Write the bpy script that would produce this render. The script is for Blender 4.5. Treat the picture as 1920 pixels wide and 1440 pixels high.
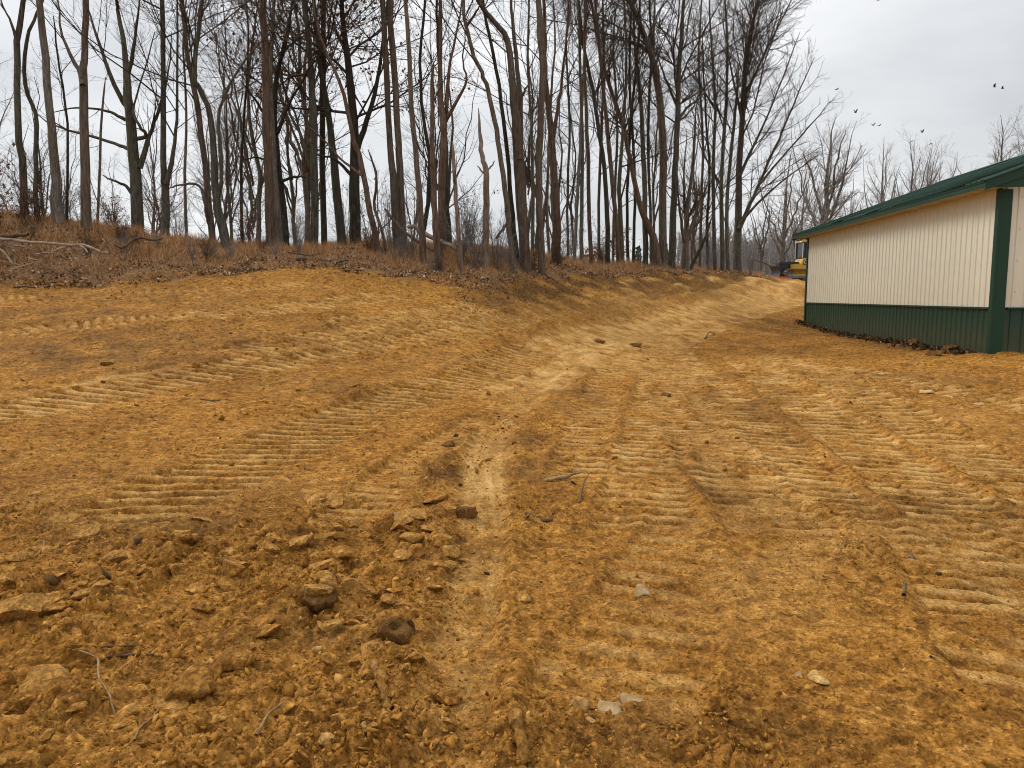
import bpy, bmesh, math, random
import numpy as np
from mathutils import Vector, Matrix

# ------------------------------------------------------------------ clearing
for o in list(bpy.data.objects):
    bpy.data.objects.remove(o)
scene = bpy.context.scene
COL = scene.collection
R = math.radians
rng = np.random.default_rng(11)
random.seed(5)

# ------------------------------------------------------------------ camera
FPX = 1443.0                      # focal length in pixels of the 1920 px photograph
PITCH = R(6.5)
CAMZ = 1.6
cam_d = bpy.data.cameras.new('camera')
cam_d.sensor_width = 36.0
cam_d.lens = 36.0 * FPX / 1920.0
cam_d.clip_start = 0.05
cam_d.clip_end = 3000
cam = bpy.data.objects.new('camera', cam_d)
COL.objects.link(cam)
cam.location = (0, 0, CAMZ)
cam.rotation_euler = (R(90) - PITCH, 0, 0)
scene.camera = cam
scene.render.resolution_x = 1024
scene.render.resolution_y = 768

# ------------------------------------------------------------------ world: overcast sky
SUN_EL, SUN_AZ = R(40), R(-58)    # azimuth from +Y (ahead) towards +X; negative = ahead on the left
world = bpy.data.worlds.new('World')
scene.world = world
world.use_nodes = True
wn, wl = world.node_tree.nodes, world.node_tree.links
wn.clear()
w_out = wn.new('ShaderNodeOutputWorld')
w_bg = wn.new('ShaderNodeBackground')
w_bg.inputs['Strength'].default_value = 0.1
sky = wn.new('ShaderNodeTexSky')
sky.sky_type = 'NISHITA'
sky.sun_disc = False
sky.sun_elevation = SUN_EL
sky.sun_rotation = SUN_AZ
tc = wn.new('ShaderNodeTexCoord')
mp = wn.new('ShaderNodeMapping')
mp.inputs['Scale'].default_value = (1.0, 1.0, 2.6)
wl.new(tc.outputs['Generated'], mp.inputs['Vector'])
n1 = wn.new('ShaderNodeTexNoise')
n1.inputs['Scale'].default_value = 2.3
n1.inputs['Detail'].default_value = 5.0
n1.inputs['Roughness'].default_value = 0.5
n1.inputs['Distortion'].default_value = 0.25
wl.new(mp.outputs['Vector'], n1.inputs['Vector'])
cr = wn.new('ShaderNodeValToRGB')
cr.color_ramp.elements[0].position = 0.34
cr.color_ramp.elements[0].color = (4.0, 4.12, 4.25, 1)
cr.color_ramp.elements[1].position = 0.66
cr.color_ramp.elements[1].color = (6.0, 6.03, 6.07, 1)
wl.new(n1.outputs['Fac'], cr.inputs['Fac'])
# overcast sky: the zenith is brighter than the horizon
sep = wn.new('ShaderNodeSeparateXYZ')
wl.new(tc.outputs['Generated'], sep.inputs['Vector'])
mr = wn.new('ShaderNodeMapRange')
mr.inputs['From Min'].default_value = 0.25
mr.inputs['From Max'].default_value = 1.0
mr.inputs['To Min'].default_value = 1.0
mr.inputs['To Max'].default_value = 1.9
wl.new(sep.outputs['Z'], mr.inputs['Value'])
vm = wn.new('ShaderNodeVectorMath')
vm.operation = 'SCALE'
wl.new(cr.outputs['Color'], vm.inputs[0])
wl.new(mr.outputs['Result'], vm.inputs['Scale'])
mx = wn.new('ShaderNodeMix')
mx.data_type = 'RGBA'
mx.inputs['Factor'].default_value = 0.94
wl.new(sky.outputs['Color'], mx.inputs['A'])
wl.new(vm.outputs['Vector'], mx.inputs['B'])
wl.new(mx.outputs['Result'], w_bg.inputs['Color'])
wl.new(w_bg.outputs['Background'], w_out.inputs['Surface'])

# ------------------------------------------------------------------ sun
sun_d = bpy.data.lights.new('sun', 'SUN')
sun_d.energy = 1.4
sun_d.angle = R(22)
sun_d.color = (1.0, 0.95, 0.88)
sun = bpy.data.objects.new('sun', sun_d)
COL.objects.link(sun)
sd = Vector((math.sin(SUN_AZ) * math.cos(SUN_EL), math.cos(SUN_AZ) * math.cos(SUN_EL), math.sin(SUN_EL)))
sun.rotation_euler = sd.to_track_quat('Z', 'Y').to_euler()
sun.location = sd * 60

scene.view_settings.view_transform = 'Standard'
scene.view_settings.look = 'None'
scene.view_settings.exposure = 0.7
scene.cycles.use_denoising = True
scene.cycles.denoising_prefilter = 'ACCURATE'
scene.cycles.filter_width = 1.05        # crisp, as a phone picture is
scene.view_settings.gamma = 1.0
scene.view_settings.use_curve_mapping = False

# ------------------------------------------------------------------ helpers
def ray(px, py):
    u = (px - 960.0) / FPX
    v = (720.0 - py) / FPX
    return np.array([u, math.cos(PITCH) + v * math.sin(PITCH), -math.sin(PITCH) + v * math.cos(PITCH)])

def at(px, py, Y):
    d = ray(px, py)
    return np.array([0, 0, CAMZ]) + d * (Y / d[1])

def tag(o, label=None, cat=None, group=None, kind=None):
    if label: o['label'] = label
    if cat: o['category'] = cat
    if group: o['group'] = group
    if kind: o['kind'] = kind
    return o

def empty(name, loc=(0, 0, 0), rz=0.0):
    o = bpy.data.objects.new(name, None)
    o.empty_display_size = 0.3
    o.location = loc
    o.rotation_euler = (0, 0, rz)
    COL.objects.link(o)
    return o

def mesh_obj(name, me, parent=None, loc=None):
    o = bpy.data.objects.new(name, me)
    COL.objects.link(o)
    if parent is not None: o.parent = parent
    if loc is not None: o.location = loc
    return o

def mesh_np(name, V, loops, starts, mat, smooth=True):
    """mesh from numpy arrays; loops = flat vertex index list, starts = polygon loop starts"""
    me = bpy.data.meshes.new(name)
    me.vertices.add(len(V))
    me.vertices.foreach_set('co', np.ascontiguousarray(V, dtype=np.float32).ravel())
    me.loops.add(len(loops))
    me.loops.foreach_set('vertex_index', np.ascontiguousarray(loops, dtype=np.int32))
    me.polygons.add(len(starts))
    me.polygons.foreach_set('loop_start', np.ascontiguousarray(starts, dtype=np.int32))
    if smooth:
        me.polygons.foreach_set('use_smooth', np.ones(len(starts), dtype=bool))
    me.update(calc_edges=True)
    if mat: me.materials.append(mat)
    return me

def tri_mesh(name, V, F, mat, smooth=False):
    F = np.asarray(F, dtype=np.int32)
    k = F.shape[1]
    return mesh_np(name, V, F.ravel(), np.arange(len(F)) * k, mat, smooth)

def bm_mesh(name, bm, mat, smooth=False):
    me = bpy.data.meshes.new(name)
    bm.normal_update()
    bm.to_mesh(me)
    bm.free()
    if smooth:
        me.polygons.foreach_set('use_smooth', np.ones(len(me.polygons), dtype=bool))
    for m in (mat if isinstance(mat, (list, tuple)) else [mat]):
        me.materials.append(m)
    return me

def box(bm, lo, hi, bev=0.0, M=None):
    r = bmesh.ops.create_cube(bm, size=1.0)
    vs = r['verts']
    lo, hi = Vector(lo), Vector(hi)
    c, s = (lo + hi) / 2, hi - lo
    for v in vs:
        v.co = Vector((v.co.x * s.x, v.co.y * s.y, v.co.z * s.z)) + c
    if bev > 0:
        es = list({e for v in vs for e in v.link_edges})
        r2 = bmesh.ops.bevel(bm, geom=es, offset=bev, segments=2, affect='EDGES', profile=0.6)
        vs = list({v for f in r2['faces'] for v in f.verts} | {v for v in vs if v.is_valid})
    if M is not None:
        for v in vs: v.co = M @ v.co
    return vs

def prism(bm, pts, y0, y1):
    """extrude an x,z outline from y0 to y1"""
    a = [bm.verts.new((p[0], y0, p[1])) for p in pts]
    b = [bm.verts.new((p[0], y1, p[1])) for p in pts]
    n = len(pts)
    for i in range(n):
        bm.faces.new((a[i], a[(i + 1) % n], b[(i + 1) % n], b[i]))
    bm.faces.new(a[::-1]); bm.faces.new(b)
    bmesh.ops.recalc_face_normals(bm, faces=bm.faces)

def smooth01(a, b, x):
    t = np.clip((x - a) / (b - a), 0, 1)
    return t * t * (3 - 2 * t)

# ------------------------------------------------------------------ numpy noise
def _hash(ix, iy, seed):
    h = (ix.astype(np.int64) * 374761393 + iy.astype(np.int64) * 668265263 + seed * 1442695041) & 0xFFFFFFFF
    h = ((h ^ (h >> 13)) * 1274126177) & 0xFFFFFFFF
    h = (h ^ (h >> 16)) & 0xFFFFFFFF
    return h

def perlin(x, y, seed=0):
    xi = np.floor(x); yi = np.floor(y)
    xf = x - xi; yf = y - yi
    xi = xi.astype(np.int64); yi = yi.astype(np.int64)
    u = xf * xf * xf * (xf * (xf * 6 - 15) + 10)
    v = yf * yf * yf * (yf * (yf * 6 - 15) + 10)
    def g(ix, iy, dx, dy):
        a = _hash(ix, iy, seed).astype(np.float64) * (2 * math.pi / 4294967296.0)
        return np.cos(a) * dx + np.sin(a) * dy
    a = g(xi, yi, xf, yf); b = g(xi + 1, yi, xf - 1, yf)
    c = g(xi, yi + 1, xf, yf - 1); d = g(xi + 1, yi + 1, xf - 1, yf - 1)
    return ((a * (1 - u) + b * u) * (1 - v) + (c * (1 - u) + d * u) * v) * 1.5

def chunks(x, y, seed, crack=0.16, tilt=0.9):
    """broken angular blocks with their own level and tilt, parted by cracks"""
    xi = np.floor(x).astype(np.int64); yi = np.floor(y).astype(np.int64)
    f1 = np.full(x.shape, 9.0); f2 = np.full(x.shape, 9.0); h = np.zeros_like(x)
    for dx in (-1, 0, 1):
        for dy in (-1, 0, 1):
            cx, cy = xi + dx, yi + dy
            hs = _hash(cx, cy, seed); h2 = _hash(cx, cy, seed + 77)
            ex = x - (cx + (hs & 0xFFF) / 4095.0); ey = y - (cy + ((hs >> 12) & 0xFFF) / 4095.0)
            d = np.hypot(ex, ey)
            r3 = ((hs >> 24) & 0xFF) / 255.0
            tx = ((h2 & 0xFFF) / 4095.0 - .5) * tilt; ty = (((h2 >> 12) & 0xFFF) / 4095.0 - .5) * tilt
            hh = r3 ** 1.5 + (tx * ex + ty * ey) * 2 - 0.35 * d * d
            m = d < f1
            f2 = np.where(m, f1, np.minimum(f2, d)); h = np.where(m, hh, h); f1 = np.where(m, d, f1)
    c = np.clip((f2 - f1) / crack, 0, 1)
    return h * c * (2 - c) - .15 * (1 - c)

def fbm(x, y, seed, octs=3, gain=0.5):
    s = 0; a = 1.0; f = 1.0
    for i in range(octs):
        s = s + a * perlin(x * f + 17.3 * i, y * f - 9.1 * i, seed + i)
        a *= gain; f *= 2.03
    return s

def bumps(x, y, seed, dens=0.6, power=0.5):
    """rounded clods: one per cell with its own size; height 0..1"""
    xi = np.floor(x).astype(np.int64); yi = np.floor(y).astype(np.int64)
    out = np.zeros_like(x)
    for dx in (-1, 0, 1):
        for dy in (-1, 0, 1):
            cx, cy = xi + dx, yi + dy
            h = _hash(cx, cy, seed)
            r1 = (h & 0xFFF) / 4095.0
            r2 = ((h >> 12) & 0xFFF) / 4095.0
            r3 = ((h >> 24) & 0xFF) / 255.0
            h2 = _hash(cx, cy, seed + 77)
            an = (h2 & 0xFFF) / 4095.0 * math.pi
            asp = 0.6 + 0.8 * ((h2 >> 12) & 0xFFF) / 4095.0
            ex, ey = x - (cx + r1), y - (cy + r2)
            ca, sa = np.cos(an), np.sin(an)
            q = ((ex * ca + ey * sa) / asp) ** 2 + ((-ex * sa + ey * ca)) ** 2
            rad = (0.25 + 0.5 * r3) * (r3 < dens)
            hh = np.maximum(0, 1 - q / np.maximum(rad * rad, 1e-6)) ** power * rad * 1.3
            out = np.maximum(out, np.where(rad > 0, hh, 0))
    return out

# ------------------------------------------------------------------ terrain: smooth base through surveyed points
CP = []
def cpx(px, py, Y): CP.append(at(px, py, Y))
for a in [(163,432,21.5),(47,408,22),(109,422,21.5),(260,446,25),(311,450,25),(426,465,23),(509,466,24),(589,470,26),
          (667,458,27),(747,470,25),(822,512,21),(910,505,22),(984,505,24),(1044,490,28),(1108,500,31),(1159,500,33),
          (1241,504,35),(1292,509,37),(1382,512,41),(1450,522,45),
          (0,540,17),(150,531,18),(300,522,18.7),(450,510,19.3),(560,503,20),(640,508,19.8),(760,519,19.5),(870,532,19.5),
          (950,534,21),(1050,535,24),(1150,540,26),(-150,545,16.2),
          (1270,577,27),(1250,530,31),(1350,566,31),(1380,533,36),(1430,552,36),(1500,546,39),(1500,530,47),(1520,529,56),
          (1000,700,13),(1100,650,17),(1200,612,22),(1500,598,29.5),(1460,618,25),(1380,640,22),
          (0,640,13),(0,720,10),(0,820,7.5),(0,1000,5),(300,600,14),(600,600,15),(600,750,10),(800,600,15.5),(800,560,18),
          (1000,565,20.5),(1000,605,17.5),(300,560,16.3),(150,590,14.8),
          (1900,705,12.6),(1900,860,7.9),(1500,705,13),(1680,640,20.5),(1840,668,15.3),(1511,607,27.8),(1920,668,15.3)]:
    cpx(*a)
for p in [(0,0,0),(0,2.5,0),(2.2,2.6,0),(-2.2,2.6,0),(0,5,0.02),(2.5,5,0.0),(-2.5,5,0.05),(1.2,8,0.08),
          (0,-10,0),(-15,-10,1.0),(15,-10,.2),(-22,5,2.4),(25,0,.3),(25,14,.45),(24,34,.5),(16,40,0.9),(30,55,1.2),
          (-30,15,3.2),(-24,26,3.6),(-14,40,1.0),(-28,45,1.0),(0,45,1.0),(0,60,0.6),(-20,70,0.5),(14,64,1.6),(10,75,1.2),(20,80,1.2),
          (25,66,2.2)]:
    CP.append(np.array(p, float))
CP = np.array(CP)
def _phi(r2): return 0.5 * r2 * np.log(np.maximum(r2, 1e-9))
def tps_fit(P, lam=0.02):
    n = len(P)
    d2 = ((P[:, None, :2] - P[None, :, :2]) ** 2).sum(-1)
    A = np.zeros((n + 3, n + 3))
    A[:n, :n] = _phi(d2) + lam * np.eye(n)
    A[:n, n] = 1; A[:n, n + 1:] = P[:, :2]
    A[n:, :n] = A[:n, n:].T
    b = np.zeros(n + 3); b[:n] = P[:, 2]
    return np.linalg.solve(A, b)
TW = tps_fit(CP)
def base_z(x, y):
    x = np.asarray(x, float); y = np.asarray(y, float)
    z = np.zeros_like(x)
    xc, yc = np.clip(x, -60, 60), np.clip(y, -30, 95)
    for i, p in enumerate(CP):
        z += TW[i] * _phi((xc - p[0]) ** 2 + (yc - p[1]) ** 2)
    z += TW[-3] + TW[-2] * xc + TW[-1] * yc
    r = np.hypot(x, y)
    k = smooth01(60, 100, r)
    return z * (1 - k) + 1.2 * k

def on_ground(px, py, zoff=0.0):
    """where the ray through a photo point meets the smooth ground"""
    d = ray(px, py)
    t = np.concatenate([np.geomspace(1.2, 120, 500)])
    P = np.array([0, 0, CAMZ]) + d * t[:, None]
    below = P[:, 2] < base_z(P[:, 0], P[:, 1]) + zoff
    if not below.any(): return P[-1]
    k = max(int(np.argmax(below)), 1)
    t = np.linspace(t[k - 1], t[k], 24)
    P = np.array([0, 0, CAMZ]) + d * t[:, None]
    below = P[:, 2] < base_z(P[:, 0], P[:, 1]) + zoff
    return P[int(np.argmax(below))] if below.any() else P[-1]

def catmull(P, n):
    P = np.asarray(P, float)
    if len(P) == 2:
        t = np.linspace(0, 1, n)[:, None]
        return P[0] * (1 - t) + P[1] * t
    Q = np.vstack([2 * P[0] - P[1], P, 2 * P[-1] - P[-2]])
    seg = len(P) - 1
    out = []
    for t in np.linspace(0, seg, n):
        i = min(int(t), seg - 1); f = t - i
        p0, p1, p2, p3 = Q[i], Q[i + 1], Q[i + 2], Q[i + 3]
        out.append(0.5 * (2 * p1 + (p2 - p0) * f + (2 * p0 - 5 * p1 + 4 * p2 - p3) * f * f + (3 * p1 - p0 - 3 * p2 + p3) * f ** 3))
    return np.array(out)

# ---- dirt / litter border as seen from the standing point (radius by bearing)
_edge = [(-400,550,15.5),(-150,546,16.2),(0,538,17.0),(150,531,18),(300,522,18.7),(450,511,19.3),(560,503,20),(640,508,19.8),(760,520,19.5),
         (870,532,19.5),(950,531,21),(1050,525,25),(1150,519,28.5),(1240,510,33),(1310,512,36),(1400,515,41),(1450,521,45),(1490,527,50)]
_eb, _er = [], []
for px, py, Y in _edge:
    p = at(px, py, Y)
    _eb.append(math.atan2(p[0], p[1])); _er.append(math.hypot(p[0], p[1]))
_eb += [R(24), R(30), R(60), R(180)]; _er += [62, 60, 45, 45]
_eb = [R(-180), R(-60)] + _eb; _er = [14, 13] + _er
def edge_r(b): return np.interp(b, _eb, _er)

# ---- building footprint
BA = at(1856, 665, 15.3); BB = at(1513.5, 614, 27.8)
BDIR = (BB - BA)[:2]; BLEN0 = float(np.hypot(*BDIR)); BDIR = BDIR / BLEN0
BROT = math.atan2(-BDIR[0], BDIR[1])
BGZ = 0.5 * (BA[2] + BB[2])
BG = np.array([BDIR[1], -BDIR[0]])      # along the gable, to the right
NPAN = 14
BLEN, BWID = NPAN * 0.9144, 10 * 0.9144

# ---- crawler track swaths: photo-traced centre lines carried onto the ground
SW = []
def swath(pts, width, pitch, depth, pale, seed, rough=0.5, skew=0.0):
    P = [on_ground(*p)[:2] for p in pts]
    C = catmull(P, 60)
    s = np.concatenate([[0], np.cumsum(np.hypot(*np.diff(C, axis=0).T))])
    SW.append((C, s, width / 2, pitch, depth, pale, seed, rough, skew))
swath([(190,985),(430,880),(640,790),(820,725),(960,675),(1010,655)], 1.08, 0.215, 0.085, 0.42, 1, .12, .25)
swath([(-160,830),(0,775),(180,742),(400,702),(600,660),(800,617),(960,580)], 1.1, 0.215, 0.075, 0.62, 2, .25, .35)
swath([(-120,640),(100,617),(300,598),(480,583),(640,566),(760,553)], 1.0, 0.205, 0.06, 0.6, 3, .5, .4)
swath([(-60,560),(200,556),(420,545),(600,535)], 0.9, 0.205, 0.03, 0.45, 4, .8, .4)
swath([(1205,1000),(1215,860),(1232,750),(1238,690),(1228,650)], 0.75, 0.205, 0.045, 0.6, 5, .6)
swath([(1560,985),(1460,860),(1370,770),(1300,700),(1262,655)], 0.95, 0.205, 0.05, 0.75, 6, .55)
swath([(2080,1180),(1850,1000),(1680,880),(1560,790),(1450,715),(1390,675)], 0.95, 0.205, 0.05, 0.75, 7, .6)
swath([(2050,960),(1820,855),(1660,770),(1540,705),(1440,665)], 0.9, 0.205, 0.04, 0.8, 8, .7)
swath([(1130,1380),(1170,1240),(1230,1130),(1290,1030),(1330,960)], 0.72, 0.24, 0.02, 0.3, 9, 1.2)
swath([(620,1000),(760,880),(900,790),(990,730)], 0.5, 0.19, 0.02, 0.3, 10, .9)
swath([(420,670),(620,630),(820,590),(990,560)], 0.9, 0.205, 0.03, 0.55, 11, .7, .4)
swath([(820,640),(940,610),(1060,580),(1180,560)], 0.9, 0.205, 0.035, 0.6, 12, .7, .4)
swath([(2100,800),(1920,760),(1700,715),(1560,690)], 0.9, 0.20, 0.035, 0.7, 13, .8)
swath([(980,560),(1080,547),(1180,545)], 0.9, 0.205, 0.03, 0.55, 14, .8, .4)

swath([(1500,1010),(1380,900),(1300,800),(1270,730),(1262,690)], 0.8, 0.205, 0.04, 0.6, 15, .8)
swath([(2100,1010),(1900,900),(1740,810),(1620,740),(1500,690)], 0.9, 0.205, 0.045, 0.75, 16, .8)
swath([(2000,1330),(1900,1180),(1800,1050),(1700,960)], 0.8, 0.205, 0.035, 0.6, 17, .9)
swath([(1080,900),(1105,800),(1130,730),(1150,690)], 0.6, 0.205, 0.03, 0.5, 18, .9)
swath([(1130,600),(1200,575),(1260,560)], 0.9, 0.205, 0.04, 0.6, 19, .6, .4)
swath([(600,610),(760,590),(900,570),(1000,553)], 0.9, 0.205, 0.04, 0.55, 20, .6, .4)
# smooth scraped strips (wheel-rolled haul road and dozer blade marks)
SC = []
def strip(pts, width, depth, pale, seed, berm=0.02):
    P = [on_ground(*p)[:2] for p in pts]
    SC.append((catmull(P, 60), width / 2, depth, pale, seed, berm))
strip([(900,1010),(903,900),(925,830),(955,775),(1020,705),(1100,655)], 0.5, 0.02, 0.42, 21, 0.02)
strip([(908,985),(905,930),(908,860),(915,825)], 0.42, 0.012, 1.15, 34, 0.0)
strip([(830,1470),(860,1300),(885,1120),(905,985)], 0.36, 0.025, 0.45, 22, 0.02)
strip([(1400,985),(1375,930),(1335,850),(1310,800)], 0.34, 0.02, 1.0, 23, 0.01)
strip([(900,745),(1000,697),(1100,652),(1200,613),(1320,580),(1420,560),(1505,545)], 1.75, 0.03, 0.95, 24, 0.02)
strip([(1180,700),(1260,640),(1340,605),(1440,575),(1510,556)], 1.5, 0.03, 0.75, 25, 0.03)
strip([(0,735),(130,722),(330,690)], 0.45, 0.02, 0.8, 26, 0.02)
strip([(560,675),(690,650),(780,630)], 0.4, 0.02, 0.85, 27, 0.02)
strip([(1440,1120),(1560,1010),(1800,1010)], 0.5, 0.0, 0.4, 28, 0.0)
strip([(1310,555),(1290,535),(1275,518)], 1.1, 0.1, 0.75, 29, 0.03)
strip([(1370,558),(1345,535),(1320,520)], 1.3, 0.1, 0.9, 30, 0.03)
strip([(1440,545),(1410,532),(1370,522)], 1.5, 0.1, 0.95, 31, 0.02)
strip([(1235,575),(1225,550),(1215,530)], 0.8, 0.06, 0.5, 32, 0.02)
strip([(1300,1200),(1400,1080),(1500,1030)], 0.5, 0.01, 0.35, 33, 0.0)

# churned, cloddy patches: (photo point, radius in metres, strength)
CH = []
for px, py, rad, a in [(250,1050,0.75,1.0),(480,1040,0.8,1.1),(600,1080,0.7,1.1),(80,1120,0.8,.9),(350,1200,0.8,.75),(120,1330,0.7,.8),(600,1300,0.6,.75),
                       (760,1000,0.55,.9),(790,1120,0.35,1.0),(740,1250,0.35,.95),(720,1380,0.4,1.0),(840,880,0.5,.85),(1560,960,0.5,.6),(1640,1040,.5,.6),
                       (1330,1400,0.5,.5),(1880,960,.6,.5),(1000,1400,.4,.5),(80,980,.6,.9),(1010,960,.5,.5),(700,985,.4,.6),(450,640,1.5,.4),(200,680,1.5,.45),(650,740,1.0,.5),(980,800,.8,.5),(1480,740,1.2,.3),(640,1430,.5,.9),(300,1440,.6,.8)]:
    p = on_ground(px, py); CH.append((p[0], p[1], rad, a))

# damp brown zones: (photo point, radius across, radius along, strength)
MO = []
for px, py, ra, rl, a in [(150, 660, 3.2, 1.6, .5), (420, 645, 2.5, 1.2, .42), (120, 590, 3.5, 1.0, .42), (640, 620, 2.5, 1.0, .35), (838, 880, .18, 1.3, .7), (990, 850, .35, 1.3, .5),
                          (845, 1010, .3, .7, .55), (1400, 760, 1.0, 2.2, .45), (1330, 900, .35, 1.4, .5), (1560, 950, .7, .6, .4), (1860, 960, .8, .7, .45), (1420, 655, 2.2, 2.5, .45), (250, 560, 4, .8, .4),
                          (650, 725, .9, .8, .5), (300, 1000, 1.2, .4, .35), (1100, 745, .7, 1.8, .4), (560, 1180, .5, .3, .35), (60, 900, .8, 1.0, .3), (1340, 1400, .5, .25, .45), (1760, 720, 1.5, 1.2, .35)]:
    p = on_ground(px, py); MO.append((p[0], p[1], ra, rl, a))

def near_poly(x, y, C):
    best = np.full(x.shape, 1e9); bs = np.zeros_like(x); bd = np.zeros_like(x)
    s = 0.0
    for i in range(len(C) - 1):
        ax, ay = C[i]; bx, by = C[i + 1]
        dx, dy = bx - ax, by - ay
        L = math.hypot(dx, dy)
        if L < 1e-6: continue
        t = np.clip(((x - ax) * dx + (y - ay) * dy) / (L * L), 0, 1)
        ex, ey = x - ax - t * dx, y - ay - t * dy
        d = np.hypot(ex, ey)
        m = d < best
        best[m] = d[m]; bs[m] = s + t[m] * L
        bd[m] = np.sign(dx * ey - dy * ex)[m] * d[m]
        s += L
    return best, bs, bd, s

def ground_fields(x, y):
    """height and soil masks at ground points"""
    x = np.asarray(x, float); y = np.asarray(y, float)
    z = base_z(x, y)
    r = np.hypot(x, y); b = np.arctan2(x, y)
    nr = 1 - smooth01(9, 16, r)
    dedge = r - edge_r(b) + 0.7 * fbm(x * 0.5, y * 0.5, 301, 3) + 0.25 * perlin(x * 2.3, y * 2.3, 305)
    litter = smooth01(-0.6, 0.6, dedge + 0.35 * fbm(x * 4, y * 4, 307, 2))
    dirt = 1 - litter
    far = smooth01(70, 110, r)
    pale = 0.12 * np.clip(fbm(x * 0.6, y * 0.6, 41, 3), 0, 1)
    dz = np.zeros_like(x)
    # broad undulation
    dz += 0.05 * fbm(x * 0.35, y * 0.35, 51, 2)
    dz += 0.020 * fbm(x * 1.3, y * 1.3, 54, 2)
    ch = np.zeros_like(x)
    for cx, cy, rad, a in CH:
        ch = np.maximum(ch, a * np.exp(-((x - cx) ** 2 + (y - cy) ** 2) / (rad * rad)))
    ch = np.clip(ch * (0.8 + 0.7 * perlin(x * 1.7, y * 1.7, 61)), 0, 1.3)
    flat = np.zeros_like(x)
    for C, hw, dep, pl, seed, berm in SC:
        lo = C.min(0) - hw * 2 - 0.3; hi = C.max(0) + hw * 2 + 0.3
        m = (x > lo[0]) & (x < hi[0]) & (y > lo[1]) & (y < hi[1])
        if not m.any(): continue
        X, Y = x[m], y[m]
        d, s, sdist, L = near_poly(X, Y, C)
        u = d / hw + 0.25 * perlin(X * 3.0 / max(hw * 2, .5), Y * 3.0 / max(hw * 2, .5), seed)
        k = 1 - smooth01(0.6, 1.1, u)
        dz[m] += -dep * k + berm * np.exp(-((u - 1.25) / 0.25) ** 2)
        nb = np.clip(0.7 + 0.9 * fbm(X * 2.2, Y * 2.2, seed + 5, 3), 0, 1)
        streak = 0.75 + 0.5 * perlin(sdist * 16, s * 0.6, seed + 8)
        fe = smooth01(0, 1.6, s) * smooth01(0, 1.2, L - s)
        pale[m] = np.maximum(pale[m], pl * k * nb * np.clip(streak, 0, 1.2) * (.35 + .65 * fe) * np.where(fe > 0, 1, 0))
        flat[m] = np.maximum(flat[m], k * (0.75 if pl > .4 else .4))
    trk = np.zeros_like(x)
    for C, S, hw, pitch, dep, pl, seed, rough, skew in SW:
        lo = C.min(0) - hw - 0.5; hi = C.max(0) + hw + 0.5
        m = (x > lo[0]) & (x < hi[0]) & (y > lo[1]) & (y < hi[1])
        if not m.any(): continue
        X, Y = x[m], y[m]
        d, s, sdist, L = near_poly(X, Y, C)
        wob = 0.12 * perlin(s * 1.1, sdist * 0.4, seed) + 0.06 * perlin(s * 4, sdist * 2.5, seed + 3)
        u = (d + wob * hw) / hw
        k = (1 - smooth01(0.82, 1.02, u)) * smooth01(-0.01, 0.25, s) * smooth01(-0.01, 0.25, L - s)
        patch = np.clip(1.15 - .3 * rough + (0.2 + 1.1 * rough) * fbm(X * 1.5, Y * 1.5, seed + 90, 4), 0, 1)
        ph = (s + skew * sdist) / pitch + 0.12 * perlin(sdist * 1.6, s * 1.5, seed + 11) + 0.07 * perlin(sdist * 8, s * 8, seed + 12)
        f = ph - np.floor(ph)
        rid = np.floor(ph)
        rr = _hash(rid.astype(np.int64), np.full(rid.shape, 3), seed).astype(float) / 4294967295.0
        # the cleat cuts a narrow slot; soil between is pressed flat and leans
        gw = 0.19 + 0.08 * rr
        groove = np.clip(1 - np.abs(f - 0.5) / gw, 0, 1) ** 0.6
        lean = (f - 0.5) * 0.35 * np.where(f < .5, .2, 1)
        amp = 1.55 * dep * (0.65 + 0.6 * rr) * (0.85 + 0.4 * perlin(X * 3, Y * 3, seed + 31))
        hprof = -groove * amp + lean * amp * 0.5 - 0.012
        kk = k * patch
        dz[m] = dz[m] * (1 - 0.65 * kk) + hprof * kk + 0.018 * np.exp(-((u - 1.12) / 0.12) ** 2) * smooth01(0, .25, L - s) * smooth01(0, .25, s)
        nb = np.clip(0.62 + 1.0 * fbm(X * 2.2 , Y * 2.2, seed + 50, 4), 0, 1)
        top = np.clip(1 - groove * 2.2, 0, 1)
        pale[m] = np.maximum(pale[m] * (1 - .6 * kk), pl * kk * nb * top)
        trk[m] = np.maximum(trk[m], kk)
    # crumbs and clods
    q = (1 - 0.75 * flat) * (1 - 0.8 * trk)
    cm = (0.25 + ch) * q
    warpx = x + 0.05 * perlin(x * 6, y * 6, 71); warpy = y + 0.05 * perlin(x * 6, y * 6, 72)
    n = (r < 14)
    if n.any():
        X, Y = warpx[n], warpy[n]
        c1 = np.clip(ch[n] - 0.2, 0, 1)
        big = chunks(X / 0.24, Y / 0.24, 81, .2, 1.1) * 0.075 * c1
        mid = chunks(X / 0.10, Y / 0.10, 82, .22, 1.1) * 0.036 * np.clip(cm[n] - .02, 0, 1)
        sml = chunks(X / 0.042, Y / 0.042, 83, .3, 1.0) * 0.015 * np.clip(0.5 + cm[n], 0, 1.2) * (0.6 + 0.4 * q[n])
        cl = bumps(X / 0.07, Y / 0.07, 84, 0.4, 0.6) * 0.028 * np.clip(0.25 + cm[n], 0, 1) * q[n]
        dz[n] += (big + mid + np.maximum(sml, cl)) * nr[n] * (1 - .6 * trk[n])
        crack = np.abs(perlin(X * 3.3, Y * 3.3, 91))
        dz[n] -= 0.03 * np.exp(-(crack / 0.06) ** 2) * np.clip(ch[n] - .35, 0, 1)
    dz += (0.016 * fbm(x * 5, y * 5, 101, 2) + 0.009 * fbm(x * 17, y * 17, 111, 2)) * (0.45 + 0.75 * np.clip(ch, 0, 1)) * (1 - 0.5 * flat) * (0.6 + .4 * nr)
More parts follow.
